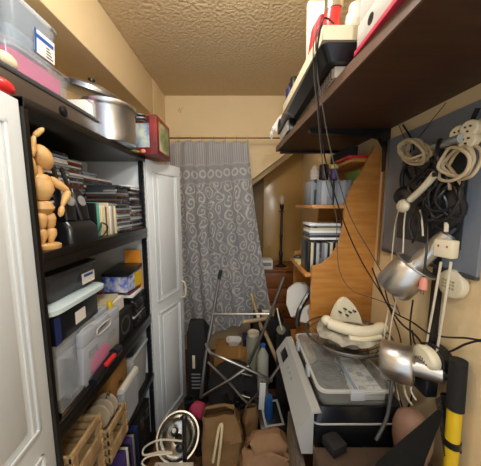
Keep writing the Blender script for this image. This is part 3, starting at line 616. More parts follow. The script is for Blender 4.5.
jr = thing('lidded_jar', 'white jar with purple label and yellow lid on the upper hutch cases', 'jar', (.53, 1.27, 1.633))
MB().lathe([(.018, 0), (.02, .004), (.02, .05), (.018, .055)], (.50, 1.285, 1.636), n=20).build('body', PURPLE, jr); MB().lathe([(.022, .055), (.022, .075), (.018, .077)], (.50, 1.285, 1.636), n=20).build('lid', mat('pale_yellow_lid', '#dbcf7a', .4), jr)
tag(MB().lathe([(.02, 0), (.022, .005), (.022, .05), (.01, .065), (.01, .075)], (.40, 1.30, 1.636), n=20).build('plastic_bottle', GLASS), 'clear small bottle on the upper hutch cases', 'bottle')
tag(MB().lathe([(.022, 0), (.024, .005), (.024, .075), (.02, .08)], (.45, 1.30, 1.636), n=20).build('film_canister', BLACK), 'black round canister between the jar and the clear bottle', 'canister')
tag(B(.605, .68, 1.23, 1.38, 1.5005, 1.68, .004).rough(.003, 20).build('green_packet', GREEN), 'green and pale packet behind the curved hutch panel', 'packet') 
tag(B(.545, .685, 1.225, 1.42, 1.7355, 1.75, .002).build('red_tray', RED), 'flat red tray lying on top of the hutch', 'tray')
tag(MB().box(.555, .60, 1.24, 1.50, 1.7515, 1.80, .004).rough(.004, 20).build('dark_bag', BLACKM), 'dark soft bag on the red tray above the hutch', 'bag')
pbk = B(.352, .45, 1.41, 1.52, 1.1355, 1.15, .002); tag(pbk.build('yellow_notebook', mat('pale_yellow_card', '#d9c88a', .6)), 'pale yellow notebook on the protruding lower hutch shelf', 'book')
tag(MB().ell((.39, 1.56, 1.152), (.03, .03, .016)).build('small_bowl', DGREY), 'small dark bowl behind the pale yellow notebook', 'bowl')
# desk under the hutch & printer
ds = thing('desk', 'honey wood desk under the hutch and the printer', 'desk', (.45, 1.2, 0))
B(.275, .698, .79, 1.66, .555, .58, .003).build('desktop', ORANGEWOOD, ds)
for x, y in ((.30, .77), (.30, 1.62), (.66, .77), (.66, 1.62)): B(x, x+.03, y, y+.03, 0, .555).build('leg', ORANGEWOOD, ds)
hx = B(.40, .68, 1.22, 1.60, .5805, .70, .002); hx.build('shelf_base', ORANGEWOOD, hu)
# ================================================================== PRINTER
pr = thing('printer', 'black and silver desktop printer on the desk at right', 'printer', (.46, .98, .5805))
MB().loft([rrect(.435, .975, .31, .39, .03, .5815), rrect(.43, .975, .34, .41, .035, .62), rrect(.43, .975, .345, .415, .035, .705)]).build('body', BLACK, pr)
MB().loft([rrect(.43, .975, .350, .420, .037, .7055), rrect(.43, .975, .350, .420, .037, .711)]).build('trim_line', LGREY, pr, label='light grey trim line')
MB().loft([rrect(.43, .975, .345, .415, .035, .7113), rrect(.435, .975, .33, .40, .035, .755), rrect(.44, .975, .315, .39, .03, .765)]).build('lid', BLACK, pr)
MB().prism([(.2, .685), (.222, .60), (.262, .60), (.262, .7605), (.29, .765), (.285, .772), (.255, .768)], 'y', .755, 1.235).build('control_panel', mat('silver_panel', '#b4b5b3', .35, .2), pr, label='silver slanted control panel')
nrm = Vector((-.083, 0, .055)).normalized(); T = Matrix.Translation((.2275, 1.14, .727)) @ nrm.to_track_quat('Z', 'Y').to_matrix().to_4x4()
m = MB(); m.T = T; m.box(-.04, .04, -.022, .022, -.002, .0015, .0005)
m.build('screen', BLACK, pr)
for k in range(3):
    m = MB(); m.T = T @ Matrix.Translation((0, 0, 0)); q = Vector((.2275, 1.04-.035*k, .728)); m = MB(); m.lathe([(.006, -.002), (.006, .001)], q, nrm, 10); m.build('button', GREY, pr)
zo = .7665
og = thing('organizer_box', 'clear plastic latched box full of dark cables on the printer', 'box', (.45, .98, zo))
cx, cy, lx, ly, r, h = .425, .965, .275, .375, .03, .058
MB().loft([rrect(cx, cy, lx-.02, ly-.02, r, zo), rrect(cx, cy, lx, ly, r, zo+h), rrect(cx, cy, lx-.01, ly-.01, r, zo+h), rrect(cx, cy, lx-.03, ly-.03, r, zo+.004)]).build('tub', mat('organizer_clear', '#d0d2cc', .1, alpha=.09), og)
m = MB(); R0 = [rrect(cx, cy, lx+a, ly+a, r, zo+h+b) for a, b in ((.004, .0), (.012, .001), (.012, .010), (-.006, .010), (-.006, .005), (.0, .002))]; m.loft(R0, closed=True); m.build('rim', mat('clear_rim', '#cfd0ca', .2, alpha=.6), og)
MB().loft([rrect(cx, cy, lx-.008, ly-.008, r, zo+h+.005), rrect(cx, cy, lx-.014, ly-.014, r, zo+h+.008)]).build('lid', mat('very_clear_plastic', '#e8ece8', .06, alpha=.10), og)
for yy in (.88, 1.05): B(cx-lx/2-.014, cx-lx/2-.004, yy, yy+.035, zo+h-.02, zo+h+.012, .002).build('latch', CLEARW, og)
B(cx-.03, cx+.02, cy-ly/2-.014, cy-ly/2-.005, zo+h-.022, zo+h+.012, .002).build('latch', CLEARW, og)
m = MB()
for k in range(16):
    a = random.random()*6.28; c0 = Vector((.37+random.uniform(-.012, .012), .90+random.uniform(-.03, .03), zo+.010+.0026*k)); rr = random.uniform(.03, .058)
    m.tube([c0+Vector((rr*math.cos(a+t*PI/3), rr*.8*math.sin(a+t*PI/3), random.uniform(-.004, .006))) for t in range(6)], .0042, 5, closed=True, sm=5)
tag(m.build('coiled_cables', BCORD), 'coiled black cables seen inside the clear latched box', 'cable')
kb = thing('adding_machine', 'pale grey keypad device inside the clear latched box', 'calculator', (.487, .90, zo+.006), .0)
m = MB(); m.T = wm(kb); m.box(-.055, .055, -.10, .11, 0, .03, .004); m.build('body', LGREY, kb)
m = MB(); m.T = wm(kb); m.box(-.054, -.042, -.095, .105, .0305, .036, .001); m.build('display_strip', mat('blue_grey_strip', '#5b7390', .3), kb)
for i in range(3):
    for j in range(8):
        m = MB(); m.T = wm(kb); m.box(-.035+i*.029, -.012+i*.029, -.09+j*.025, -.072+j*.025, .0305, .037, .002); m.build('key', LGREY if (i+j) % 4 else GREY, kb)
tag(MB().box(.31, .35, 1.0, 1.13, zo+.006, zo+.04, .003).build('label_maker', mat('silver_tan', '#a89f8e', .4, .4)), 'silver boxy gadget at the back of the clear latched box', 'gadget')
for k in range(5): pass
# wire basket above
bc = Vector((.485, 1.01, .8365)); wbk = thing('wire_basket', 'round black wire basket resting on the clear latched box', 'basket', bc)
m = MB()
for rr, zz, th in ((.168, .085, .0035), (.155, .070, .0028), (.115, .035, .002), (.085, .012, .002), (.05, .003, .002)):
    m.tube([bc+Vector((rr*1.1*math.cos(a*PI/8), rr*math.sin(a*PI/8), zz)) for a in range(16)], th, 6, closed=True, sm=3)
m.build('hoops', mat('dark_wire', '#6e6a64', .35, .8), wbk)
for k in range(20):
    a = k*PI/10; d = Vector((1.1*math.cos(a), math.sin(a), 0)); m = MB(); m.tube([bc+d*.166+Vector((0, 0, .085)), bc+d*.115+Vector((0, 0, .035)), bc+d*.06+Vector((0, 0, .004)), bc+d*.01+Vector((0, 0, .002))], .0019, 5, sm=3); m.build('wire', MC['dark_wire'], wbk)
m = MB(); m.loft([[bc+Vector((rr*math.cos(a*PI/12)*1.1, rr*math.sin(a*PI/12), zz+.008*math.sin(a*2.3)*(rr/.13)))for a in range(24)] for rr, zz in ((.03, .030), (.06, .045), (.09, .070), (.125, .092), (.09, .104), (.03, .096))]).rough(.012, 22, 0, 1)
tag(m.build('paper_plates', mat('off_white_paper', '#b5ae9e', .7, var=.45, vscale=30)), 'crumpled off white papers heaped in the wire basket', 'paper')
bc3 = bc+Vector((.01, -.01, .012))
ph = thing('white_telephone', 'cream curved handset device with a pierced plate on the basket papers', 'device', bc3+Vector((.0, 0, .09)))
pt = [bc3+Vector(((-.055+.11*i/12)*1.25, .045+.02*math.sin(PI*i/12), .125+.085*math.sin(PI*i/12)**.8)) for i in range(13)]
lo_ = [Vector((q.x, q.y-.015, bc3.z+.105)) for q in pt]
off = Vector((0, .02, .004)); m = MB()
m.loft([[*lo_, *reversed(pt)], [p_+off for p_ in [*lo_, *reversed(pt)]]]); m.build('pierced_plate', CREAM, ph)
for (a, b) in ((-.03, .05), (-.01, .065), (.012, .05), (.03, .055), (.0, .035)): MB().lathe([(.0045, -.01), (.0045, .012)], bc3+Vector((a*1.1, .040, .118+b-.01)), (0, -1, .2), 8).build('screw_hole', BLACK, ph)
MB().tube([bc3+Vector(p) for p in ((-.10, -.005, .128), (-.06, -.03, .122), (0, -.05, .115), (.06, -.05, .112), (.12, -.03, .118))], .024, 12).build('handset', CREAM, ph)
MB().ell(bc3+Vector((-.108, 0, .138)), (.025, .023, .022)).build('earpiece', CREAM, ph); MB().ell(bc3+Vector((.12, -.028, .118)), (.030, .028, .022)).build('mouthpiece', CREAM, ph)
MB().tube([bc3+Vector(p) for p in ((-.04, -.072, .098), (.02, -.080, .094), (.10, -.062, .096))], .011, 8).build('lower_rail', CREAM, ph)
# ================================================================== RIGHT WALL: grey panel & hung things
gp = thing('wall_panel', 'large blue grey framed panel hung on the right wall', 'panel', (.69, .85, 1.3))
B(.686, .699, .665, 1.125, 1.29, 1.80, .002).build('panel_face', BOARD, gp)
m = B(.680, .699, 1.118, 1.132, 1.28, 1.80, .002); m.build('frame_side', STEEL, gp); B(.681, .699, .665, 1.118, 1.28, 1.292, .002).build('frame_bottom', DGREY, gp)
B(.683, .6865, .72, 1.02, 1.36, 1.68).build('dark_inset', DGREY, gp)
tag(B(.690, .6995, 1.155, 1.168, 1.20, 1.83, .001).build('wooden_yardstick', wood_mat('yardstick_wood', '#9c7a4a', '#87673b')), 'thin wooden yardstick hanging between hutch and grey panel', 'ruler')
def w(px, py, x=.66): return at(px, py, x=x)
# coils
def coil(name, label, c, ax1, ax2, r1, r2, turns, th, mtl, par=None, jit=.008, seed=1):
    random.seed(seed); m = MB(); pts = []
    for k in range(turns*8):
        a = k*PI/4; j = Vector((random.uniform(-1, 1), random.uniform(-1, 1), random.uniform(-1, 1)))*jit
        s = 1+.12*math.sin(k*.37)
        pts.append(c+ax1*(r1*s*math.cos(a))+ax2*(r2*s*math.sin(a))+Vector((-.012*((k//8) % 3)-.004*(k//8), 0, 0))+j)
    m.tube(pts, th, 8, sm=5); return m
hook1 = thing('extension_cable', 'beige extension cord coiled and tied, hanging on the grey panel', 'cord', w(420, 150))
c1_ = w(421, 151, .64); dv = (w(440, 155, .64)-w(403, 147, .64)).normalized(); up_ = Vector((0, 0, 1))
coil('c', '', c1_, dv, up_, .068, .032, 8, .0048, BEIGE, seed=3).build('coil', BEIGE, hook1)
MB().tube([w(440, 140, .60), w(437, 150, .585), w(438, 163, .59), w(442, 160, .64), w(442, 145, .64)], .006, 8, closed=True).build('tie', BLACK, hook1, label='black tie')
hook2 = thing('extension_cable', 'beige cord with open loops beside the round outlets', 'cord', w(458, 165))
m = coil('c', '', w(462, 163, .62), Vector((0, 1, 0)), Vector((0, 0, 1)), .045, .042, 4, .0045, BEIGE, seed=9, jit=.006)
m.tube([w(442, 165, .62), w(448, 178, .62), w(450, 190, .62)], .0045, 8); m.tube([w(446, 163, .62), w(456, 176, .62), w(462, 186, .62)], .0045, 8); m.build('loops', BEIGE, hook2)
os_ = thing('outlet_block', 'cream block with round outlets at the upper right of the panel', 'outlet', w(465, 133))
for px, py in ((462, 134), (473, 129), (471, 141)):
    p = w(px, py, .625); m = MB(); m.lathe([(.022, .0), (.022, .016), (.018, .02)], p, (-1, -.3, 0), 20); ob = m.build('socket', CREAM, os_)
    m = MB(); q = p+Vector((-.0195, -.006, 0))
    for dy, dz in ((-.007, .004), (.007, .004), (0, -.008)): m.lathe([(.0028, 0), (.0028, .003)], q+Vector((0, dy, dz)), (-1, -.3, 0), 8)
    m.build('socket_hole', BLACK, ob)
m = B(.63, .699, .60, .66, w(466, 134).z-.04, w(466, 134).z+.02, .004); m.build('backing', CREAM, os_)
a, b = w(434, 147, .62), w(462, 138, .60)
sb_ = MB().tube([a, b], .013, 12, sm=0); tag(sb_.build('silver_tube', mat('silver_blue', '#b7c3c9', .25, .6)), 'short silvery tube held in the cord bundles', 'tube')
# black bag & headphones
hp = thing('headphones', 'black headphones hanging among the cords on the panel', 'headphones', w(415, 190))
m = MB(); m.tube([w(403, 198, .63), w(402, 175, .63), w(412, 158, .63), w(430, 157, .63), w(440, 172, .63), w(441, 197, .63)], .008, 8); m.build('headband', BLACK, hp)
for px, py in ((404, 196), (440, 196)):
    m = MB(); m.lathe([(.022, -.014), (.036, -.008), (.036, .008), (.022, .016)], w(px, py, .63), (-.8, -.4, .1), 20); m.build('ear_cup', BLACK, hp)
m = MB(); m.ell(w(449, 205, .65), (.03, .05, .075)); m.ell(w(425, 215, .655), (.025, .06, .055)); m.ell(w(437, 228, .655), (.025, .05, .05)); m.rough(.012, 14, 5); tag(m.build('black_pouch', mat('black_nylon', '#16161a', .45, bump=.4, bscale=20)), 'black nylon pouch hanging at the middle of the grey panel', 'bag')
m = MB(); m.tube([w(410, 150, .66), w(405, 165, .66), w(412, 180, .66), w(425, 172, .645), (w(436, 160, .66)), w(446, 168, .64), w(458, 150, .655), w(478, 108, .66)], .006, 8)
tag(m.build('black_strap', BLACKM), 'black strap running up across the grey panel', 'strap')
random.seed(11); m = MB()
for k in range(11):
    px, py = random.uniform(412, 462), random.uniform(178, 228); c0 = w(px, py, .61); a = random.random()*6; ra, rb = random.uniform(.02, .045), random.uniform(.03, .06)
    m.tube([c0+Vector((random.uniform(-.02, .02), ra*math.cos(a+t*PI/3), rb*math.sin(a+t*PI/3))) for t in range(6)], .0042, 6, closed=True, sm=5)
tag(m.build('black_wire_bundle', mat('black_wire_shine', '#1b1b1e', .35)), 'tangled black wires around the nylon pouch on the panel', 'cable')
cable('thin_wire', 'thin dark wire drooping from the shelf onto the panel top', [w(396, 118, .69), w(400, 128, .68), w(408, 143, .67), w(418, 138, .67), w(432, 120, .68), w(446, 103, .69)], .0013, BCORD)
cable('thin_wire', 'thick short black wire at the upper left corner of the panel', [w(403, 125, .69), w(408, 133, .68), w(413, 143, .67), w(414, 150, .66)], .0032, BCORD)
rz_ = thing('white_headset_wand', 'white wand shaped device with oval head hanging by its cord', 'device', w(415, 195, .6))
MB().tube([w(435, 174, .585), w(424, 187, .585), w(410, 200, .585)], .011, 10).build('handle', CREAM, rz_)
MB().ell(w(403, 206, .585), (.015, .030, .024)).build('head', CREAM, rz_); MB().box(*[k for q in zip(w(435, 175, .575)-Vector((.004, .007, .005)), w(435, 175, .575)+Vector((.004, .007, .008))) for k in q]).build('window', BLACK, rz_)
cable('white_cable', 'white cord dropping from the wand past the silver lamp', [w(406, 208, .585), w(404, 225, .60), w(403, 250, .60), w(400, 275, .60), w(396, 300, .60), w(392, 320, .60), w(389, 345, .60), w(391, 365, .60), w(396, 385, .60), w(399, 400, .60)], .0026, WCORD)
cable('white_cable', 'white cord nearest the hutch, hanging from the headphones', [w(401, 205, .63), w(396, 220, .63), w(393, 245, .63), w(390, 280, .62), w(388, 310, .62), w(385, 330, .60), w(384, 350, .60), w(390, 372, .60), w(388, 395, .60), w(381, 408, .60), w(383, 415, .60)], .0024, WCORD)
cable('grey_plug_cord', 'short cord ending in a small white plug below the pouch', [w(420, 210, .62), w(422, 222, .61), w(423, 236, .61)], .003, WCORD)
pc_ = thing('extension_lead', 'black power cord ending in a pink plug', 'cord', w(424, 260, .6)); MB().tube([w(428, 222, .62), w(427, 245, .60), w(425, 265, .59), w(424, 279, .59)], .0032).build('wire', BCORD, pc_)
m = MB(); m.lathe([(.006, 0), (.011, .012), (.012, .04), (.006, .043)], w(424, 277, .59), (0, 0, -1), 14); pg = m.build('plug', mat('pink_plug', '#d88c7c', .5), pc_, label='pink plug'); q = w(424, 277, .59)
m = MB(); [m.box(q.x-.001, q.x+.001, q.y+s*.006-.002, q.y+s*.006+.002, q.z-.058, q.z-.042) for s in (-1, 1)]; m.build('prong', STEEL, pg)
# clamp lamps
def clamp_lamp(label, c, d, R, Lr, nl, nr, flange=True):
    c = Vector(c); d = Vector(d).normalized(); r = thing('clamp_lamp', label, 'lamp', c)
    m = MB(); m.lathe([(R*.5, -.006), (R*.9, -.004), (R, .006), (R*.985, Lr-.010), (R*.9, Lr-.002), (nr*1.1, Lr)], c, d, 36); m.build('reflector', ALU, r)
    if flange: MB().lathe([(nr*1.0, Lr-.006), (R*1.08, Lr-.004), (R*1.08, Lr), (nr*1.0, Lr+.004)], c, d, 36).build('flange', ALU, r)
    MB().lathe([(nr, Lr), (nr, Lr+nl), (nr*.8, Lr+nl+.006)], c, d, 24).build('neck', ALU, r)
    MB().lathe([(nr*.5, Lr+nl+.004), (nr*.5, Lr+nl+.03)], c, d, 16).build('socket', BLACK, r); return r
a, b = at(396, 284, y=.82), at(442, 240, y=.75)
clamp_lamp('aluminium cylinder lamp pointing down left under the grey panel', a-(b-a).normalized()*.02, b-a, .062, .115, .13, .026)
a = at(383, 358, y=.82); b = at(441, 374, y=.715)
clamp_lamp('large aluminium cylinder lamp lying on the desk by the vent', a, b-a, .068, .095, .075, .030, False)
# hanging white outlet end with two cords over black strip
st = thing('wall_standard', 'black vertical wall strip between white cords', 'strip', (.69, .80, .95)); B(.684, .6995, .785, .815, .93, 1.56).build('strip', BLACK, st)
oc = thing('outlet_plug', 'cream double outlet with two long white cords', 'outlet', w(442, 247, .61)); q = w(446, 249, .61)
m = MB(); m.T = Matrix.Translation(q) @ Matrix.Rotation(.25, 4, 'Z'); m.box(-.014, .014, -.026, .026, -.025, .028, .004); m.build('housing', CREAM, oc)
m = MB(); m.T = Matrix.Translation(q) @ Matrix.Rotation(.25, 4, 'Z'); [m.box(-.0155, -.0138, s*.012-.002, s*.012+.002, .006, .012) for s in (-1, 1)]; m.build('socket_slot', RED, oc)
for px, px2, s in ((441, 425, -1), (451, 437, 1)):
    MB().tube([w(px, 262, .61), w((px+px2)/2, 308, .63), w(px2, 352, .655)], .0035, 8).build('cord', WCORD, oc)
m = MB(); m.tube([w(447, 200, .645), w(446, 232, .63)], .006, 6, sm=0); m.build('upper_bar', WCORD, oc)
ov = thing('round_alarm', 'cream oval device with embossed marks under the outlet', 'device', w(456, 284, .67)); m = MB(); m.lathe([(.045, 0), (.048, .008), (.044, .022), (.036, .026)], w(456, 284, .695), (-1, 0, 0), 28); m.build('body', CREAM, ov)
m = MB(); q = w(456, 284, .695)
for k in range(3):
    for s in range(4): m.box(q.x-.0275, q.x-.0255, q.y-.022+s*.012, q.y-.014+s*.012, q.z-.014+k*.011, q.z-.008+k*.011)
m.build('embossed_marks', mat('dim_cream', '#a89c80', .5), ov)
vn = thing('vented_plug_in', 'cream oval plug-in device with five vent slits', 'device', w(430, 358, .63)); q = w(430, 357, .65)
m = MB(); m.loft([[q+Vector((dx, r_*1.3*math.cos(t)*.038, r_*.038*math.sin(t))) for t in [2*PI*i/28 for i in range(28)]] for dx, r_ in ((.0, .95), (-.012, 1), (-.024, .95), (-.03, .8))]); m.build('cover', CREAM, vn)
m = MB()
for k in range(6): 
    hh = .006+.005*(3-abs(k-2.5)); m.box(q.x-.0312, q.x-.029, q.y-.025+k*.009, q.y-.0215+k*.009, q.z-.022, q.z-.018+hh)
m.build('vent_slit', BLACK, vn); m = MB(); m.loft([[q+Vector((dx, r_*1.3*math.cos(t)*.041, r_*.041*math.sin(t))) for t in [2*PI*i/28 for i in range(28)]] for dx, r_ in ((.04, 1.02), (.002, 1.05))]); m.build('backing', BLACK, vn)
m = MB(); q2 = w(425, 383, .64); tag(m.box(q2.x-.02, q2.x+.02, q2.y-.03, q2.y+.03, q2.z-.03, q2.z+.03, .004).build('power_adapter', BLACK), 'black square adapter below the lying aluminium lamp', 'adapter')
for lab, pts, r in (('black cable arcing over the lying lamp to the right', [(372, 268), (385, 300), (400, 322), (415, 335), (422, 345), (418, 352), (402, 358), (393, 372), (400, 400), (408, 420)], .0035),
                    ('black cable crossing the wall near the vented device', [(385, 290), (392, 310), (412, 322), (428, 333), (445, 337), (465, 338), (481, 340), (495, 338)], .0028),
                    ('black cable circling behind the vented device', [(412, 330), (416, 345), (430, 343), (446, 352), (466, 344), (481, 341), (500, 345)], .003),
                    ('black cable hanging down from the wall to the lamp', [(413, 300), (410, 325), (411, 350), (408, 372), (412, 395), (400, 425), (392, 440)], .003)):
    cable('black_cable', lab, [w(px, py, .60+.05*min(1, max(0, (px-380)/60))) for px, py in pts], r, BCORD)
m = MB(); m.tube([w(408, 365, .6), w(404, 380, .6), w(406, 395, .6), w(412, 405, .6)], .004); m.tube([w(414, 378, .6), w(411, 390, .59), w(416, 400, .6)], .003); tag(m.build('white_loop_cord', WCORD), 'white cord looped under the lying aluminium lamp', 'cord')
m = MB(); m.tube([(-.58, 2.2985, 2.36), (-.565, 2.2985, 2.39), (-.56, 2.2985, 2.35), (-.545, 2.2985, 2.385), (-.53, 2.2985, 2.40)], .0015, 5)
tag(m.build('wall_scribble', mat('faint_grey_mark', '#a08a66', .8)), 'faint grey scribbled mark on the back wall above the curtain', 'mark')
# ================================================================== RIGHT FOREGROUND
q = at(404, 405, y=.74); lt = thing('round_tan_ball', 'pinkish tan rounded bulb shape beside the printer', 'ball', (.575, .69, .6405))
m = MB(); m.lathe([(.04, 0), (.052, .01), (.06, .13), (.058, .15)], (.555, .705, .5805)); m.bm.free()
zz = at(404, 390, y=.73).z
MB().lathe([(.03, 0), (.045, .03), (.055, .09), (.056, .13), (.047, .165), (.025, .185), (.004, .19)], (.565, .69, .6405), n=28).build('body', TAN, lt)
pv = thing('broom_handle', 'yellow and black pole standing against the right wall', 'pole', (.66, .66, 0)); a = at(454, 470, y=.665); b = at(464, 360, y=.665); d = (b-a); a0 = b-d*(b.z/d.z); 
a0 = Vector((.655, .62, 0)); b = Vector((.665, .665, at(464, 360, y=.665).z)); mid = a0+(b-a0)*(at(462, 408, y=.66).z/b.z)
MB().cyl(a0, mid, .019, n=20).build('yellow_pole', YELLOW, pv, label='yellow lower length'); MB().cyl(mid, b, .023, .022, n=20).build('black_grip', BLACKM, pv, label='black padded grip'); c_ = a0+(mid-a0)*.86
MB().cyl(c_, c_+(mid-a0).normalized()*.02, .022, n=20).build('collar', BLACK, pv)
tb = thing('side_carton', 'brown carton with a flat top in the near right corner', 'box', (.40, .62, 0))
B(.26, .64, .45, .745, 0, .64, .004).build('carton', mat('brown_carton_top', '#4c3b2d', .6, var=.15), tb)
m = MB(); m.box(.44, .444, .45, .745, .6402, .6412); m.build('seam', DGREY, tb)
q = at(334, 447, z=.645); o = MB(); o.T = Matrix.Translation((q.x, q.y, .6412)) @ Matrix.Rotation(.4, 4, 'Z'); o.box(-.03, .03, -.03, .03, 0, .035, .004); tag(o.build('charger_cube', BLACKM), 'small black cube on the brown carton before the printer', 'adapter')
fn = thing('shoulder_bag', 'dull black rounded bag in the near right corner', 'bag', (.52, .62, .5565)); m = MB()
pts = [at(440, 413, y=.60), at(428, 430, y=.575), at(413, 450, y=.55), at(396, 475, y=.53), Vector((.40, .53, .665))]
rings = []
for k, p in enumerate(pts): p = Vector(p); rings.append([p+Vector((0, 0, 0))+Vector((.02+.008*k, 0, -.0))*math.cos(t)*(.4+.3*k)+Vector((0, .02, .022))*math.sin(t)*(.3+.3*k) for t in [2*PI*i/16 for i in range(16)]])
m.loft(rings); m.build('body', mat('black_nylon_fabric', '#0b0b0a', .85, bump=.3, bscale=30, spec=.2), fn)
br = thing('scrub_brush', 'black brush with stiff bristles leaning by the pole', 'brush', w(440, 410, .62)); a, b = at(432, 395, y=.70), at(440, 450, y=.66)
MB().tube([a+Vector((.05, 0, 0)), b+Vector((.045, 0, 0))], .018, 8, sm=0).build('block', BLACKM, br); m = MB()
for k in range(26):
    p = a+(b-a)*(k/25)+Vector((.04, 0, 0)); m.cyl(p, p+Vector((-.035, -.01, -.008)), .002, n=5)
m.build('bristles', BLACKM, br)
tw = MB(); tw.tube([at(376, 440, y=.70), at(386, 420, y=.72), at(390, 400, y=.74), at(392, 380, y=.76)], .006, 8); tag(tw.build('dark_hose', DGREY), 'dark grey hose running down beside the printer corner', 'hose')
# ================================================================== MIDDLE FLOOR CLUTTER
fs = thing('folding_chair_frame', 'tipped metal folding frame of tubes with a round black seat', 'stool', (0, 1.55, 0))
def bar(name, pts, r, mtl, sm=6, lab=None): return MB().tube([at(px, py, y=yy) for px, py, yy in pts], r, 10, sm=sm).build(name, mtl, fs, label=lab)
bar('leg', [(220, 274, 1.62), (213, 315, 1.57), (206, 355, 1.5), (201, 398, 1.42)], .011, DARKMETAL); bar('leg', [(284, 277, 1.50), (270, 315, 1.52), (254, 352, 1.54), (243, 376, 1.55)], .011, DARKMETAL)
bar('foot_cap', [(221, 270, 1.62), (219, 279, 1.615)], .0135, BLACK, 0)
bar('crossbar', [(212, 314, 1.57), (271, 314, 1.52)], .0085, STEEL, 0)
bar('curved_bar', [(206, 344, 1.48), (211, 353, 1.40), (225, 359, 1.36), (250, 370, 1.34), (272, 381, 1.33)], .0095, STEEL)
bar('brace', [(208, 362, 1.42), (230, 384, 1.40), (246, 402, 1.36), (252, 400, 1.36), (270, 380, 1.34), (290, 350, 1.36)], .009, DARKMETAL, 4)
bar('brace', [(203, 396, 1.40), (228, 381, 1.38), (249, 366, 1.42)], .0085, STEEL, 0)
bar('short_rod', [(240, 373, 1.45), (252, 376, 1.45)], .006, STEEL, 0); bar('short_rod', [(240, 395, 1.40), (250, 398, 1.38)], .006, STEEL, 0)
c = at(233, 388, y=1.58); m = MB(); m.lathe([(.17, 0), (.185, .008), (.185, .03), (.16, .045), (.05, .05)], c, (0, -.75, .66), 40); m.build('seat', BLACKM, fs, label='round black padded seat')
cbx = thing('cardboard_box', 'flat brown cardboard box on the floor beneath the curtain', 'box', (0, 1.95, 0)); B(-.22, .10, 1.80, 2.08, 0, .25, .003).build('carton', CARD, cbx); B(-.02, .0, 1.799, 2.08, .2502, .2512).build('tape', mat('tape', '#b98e55', .3), cbx)
wd = tub('white_dish', 'small white open dish on the floor cardboard box', 'dish', -.06, 1.99, .2515, .12, .08, .05, PAPER, r=.02)
tag(MB().box(.02, .095, 1.95, 2.05, .2515, .33, .004).build('blue_black_packet', DBLUE), 'dark blue packet beside the small white dish', 'packet')
jg = thing('grey_jar', 'tall grey green jar beside the cardboard box', 'jar', (.12, 1.72, 0)); p = at(254, 345, y=1.70)
MB().lathe([(.05, 0), (.055, .01), (.055, p.z+.06), (.04, p.z+.08)], (.10, 1.71, 0)).build('body', mat('grey_green_glass', '#8f8e78', .3), jg); MB().lathe([(.045, p.z+.081), (.045, p.z+.10)], (.10, 1.71, 0)).build('lid', CREAM, jg)
p = at(263, 360, y=1.50); bt = thing('water_bottle', 'clear plastic water bottle with blue cap behind the metal frame', 'bottle', (p.x, 1.50, 0)); top = p.z+.10
MB().lathe([(.035, 0), (.038, .01), (.038, top-.06), (.014, top-.015), (.013, top)], (p.x, 1.50, 0)).build('body', mat('bottle_plastic', '#c8c8b8', .2, alpha=.6), bt); MB().lathe([(.016, top), (.016, top+.016)], (p.x, 1.50, 0)).build('cap', BLUE, bt)
for (a, b, lab) in (((251, 293, 1.85), (262, 330, 1.75), 'pale wooden dowel standing beside the curtain'), ((243, 322, 1.62), (270, 318, 1.62), 'wooden rolling pin lying across the grey jar'), ((264, 330, 1.62), (278, 362, 1.5), 'brown wooden stick right of the grey jar')):
    A, Bp = at(a[0], a[1], y=a[2]), at(b[0], b[1], y=b[2])
    if 'rolling' not in lab: Bp = A+(Bp-A)*(A.z/(A.z-Bp.z)) if False else Bp
    tag(MB().cyl(A, Bp, .014).build('wooden_dowel', PINEW), lab, 'stick')
p = at(265, 303, y=1.85); m = B(p.x-.07, p.x+.07, 1.80, 1.93, 0, p.z, .004)
tg = thing('black_bin', 'dark open bin of odds and ends under the lamp chest', 'bin', (p.x, 1.86, 0)); B(p.x-.09, p.x+.14, 1.76, 1.96, 0, p.z-.10, .01).build('body', BLACKM, tg)
random.seed(5)
tools = [('white folded packet', PAPER, 'packet'), ('steel scissors handle', STEEL, 'tool'), ('cream plastic piece', CREAM, 'gadget'), ('grey plug', GREY, 'plug'), ('brown wooden block', PINEW, 'block'), ('black plastic lid', BLACK, 'lid')]
for k, (nm, mt_, ct) in enumerate(tools):
    x, y = p.x-.06+.032*k, 1.80+.022*(k*3 % 5); o = MB(); o.T = Matrix.Translation((x, y, p.z-.0995)) @ Matrix.Rotation(k*.7, 4, 'Z'); o.box(-.013, .013, -.03, .03, 0, .03+.01*(k % 3), .004)
    tag(o.build(nm.split()[-1] if k else 'folded_packet', mt_), nm+' lying on the dark open bin', ct)
# grey folding seat thing
gs = thing('folded_lounger', 'grey shell seat with black straps folded beside the hutch', 'seat', (.30, 1.45, .3))
def shell(pxs, yy, th, nm, mt_):
    P = [at(px, py, y=yy+dy) for px, py, dy in pxs]; m = MB(); off = Vector((.01, th, .004))
    m.loft([P, [q+off for q in P]]); bmesh.ops.bevel(m.bm, geom=m.bm.edges[:], offset=.004, segments=2, affect='EDGES'); return m.build(nm, mt_, gs)
shell([(291, 318, -.05), (286, 304, 0), (287, 290, .03), (295, 284, .05), (306, 284, .05), (311, 290, .04), (301, 302, .0), (296, 316, -.05)], 1.33, .025, 'back_shell', LGREY)
shell([(296, 322, -.04), (302, 309, -.0), (314, 303, .02), (324, 304, .02), (331, 311, .02), (328, 320, -.0), (312, 324, -.04)], 1.26, .02, 'seat_shell', LGREY)
m = MB(); m.tube([at(314, 286, y=1.33), at(305, 300, y=1.29), at(299, 312, y=1.25), at(297, 326, y=1.22)], .014, 8); m.build('strap', BLACK, gs)
p = at(285, 330, y=1.32); shell_b = MB(); shell_b.loft([rrect(.275, 1.40, .08, .14, .03, 0), rrect(.275, 1.40, .09, .14, .03, .66), rrect(.28, 1.40, .06, .10, .02, .74)])
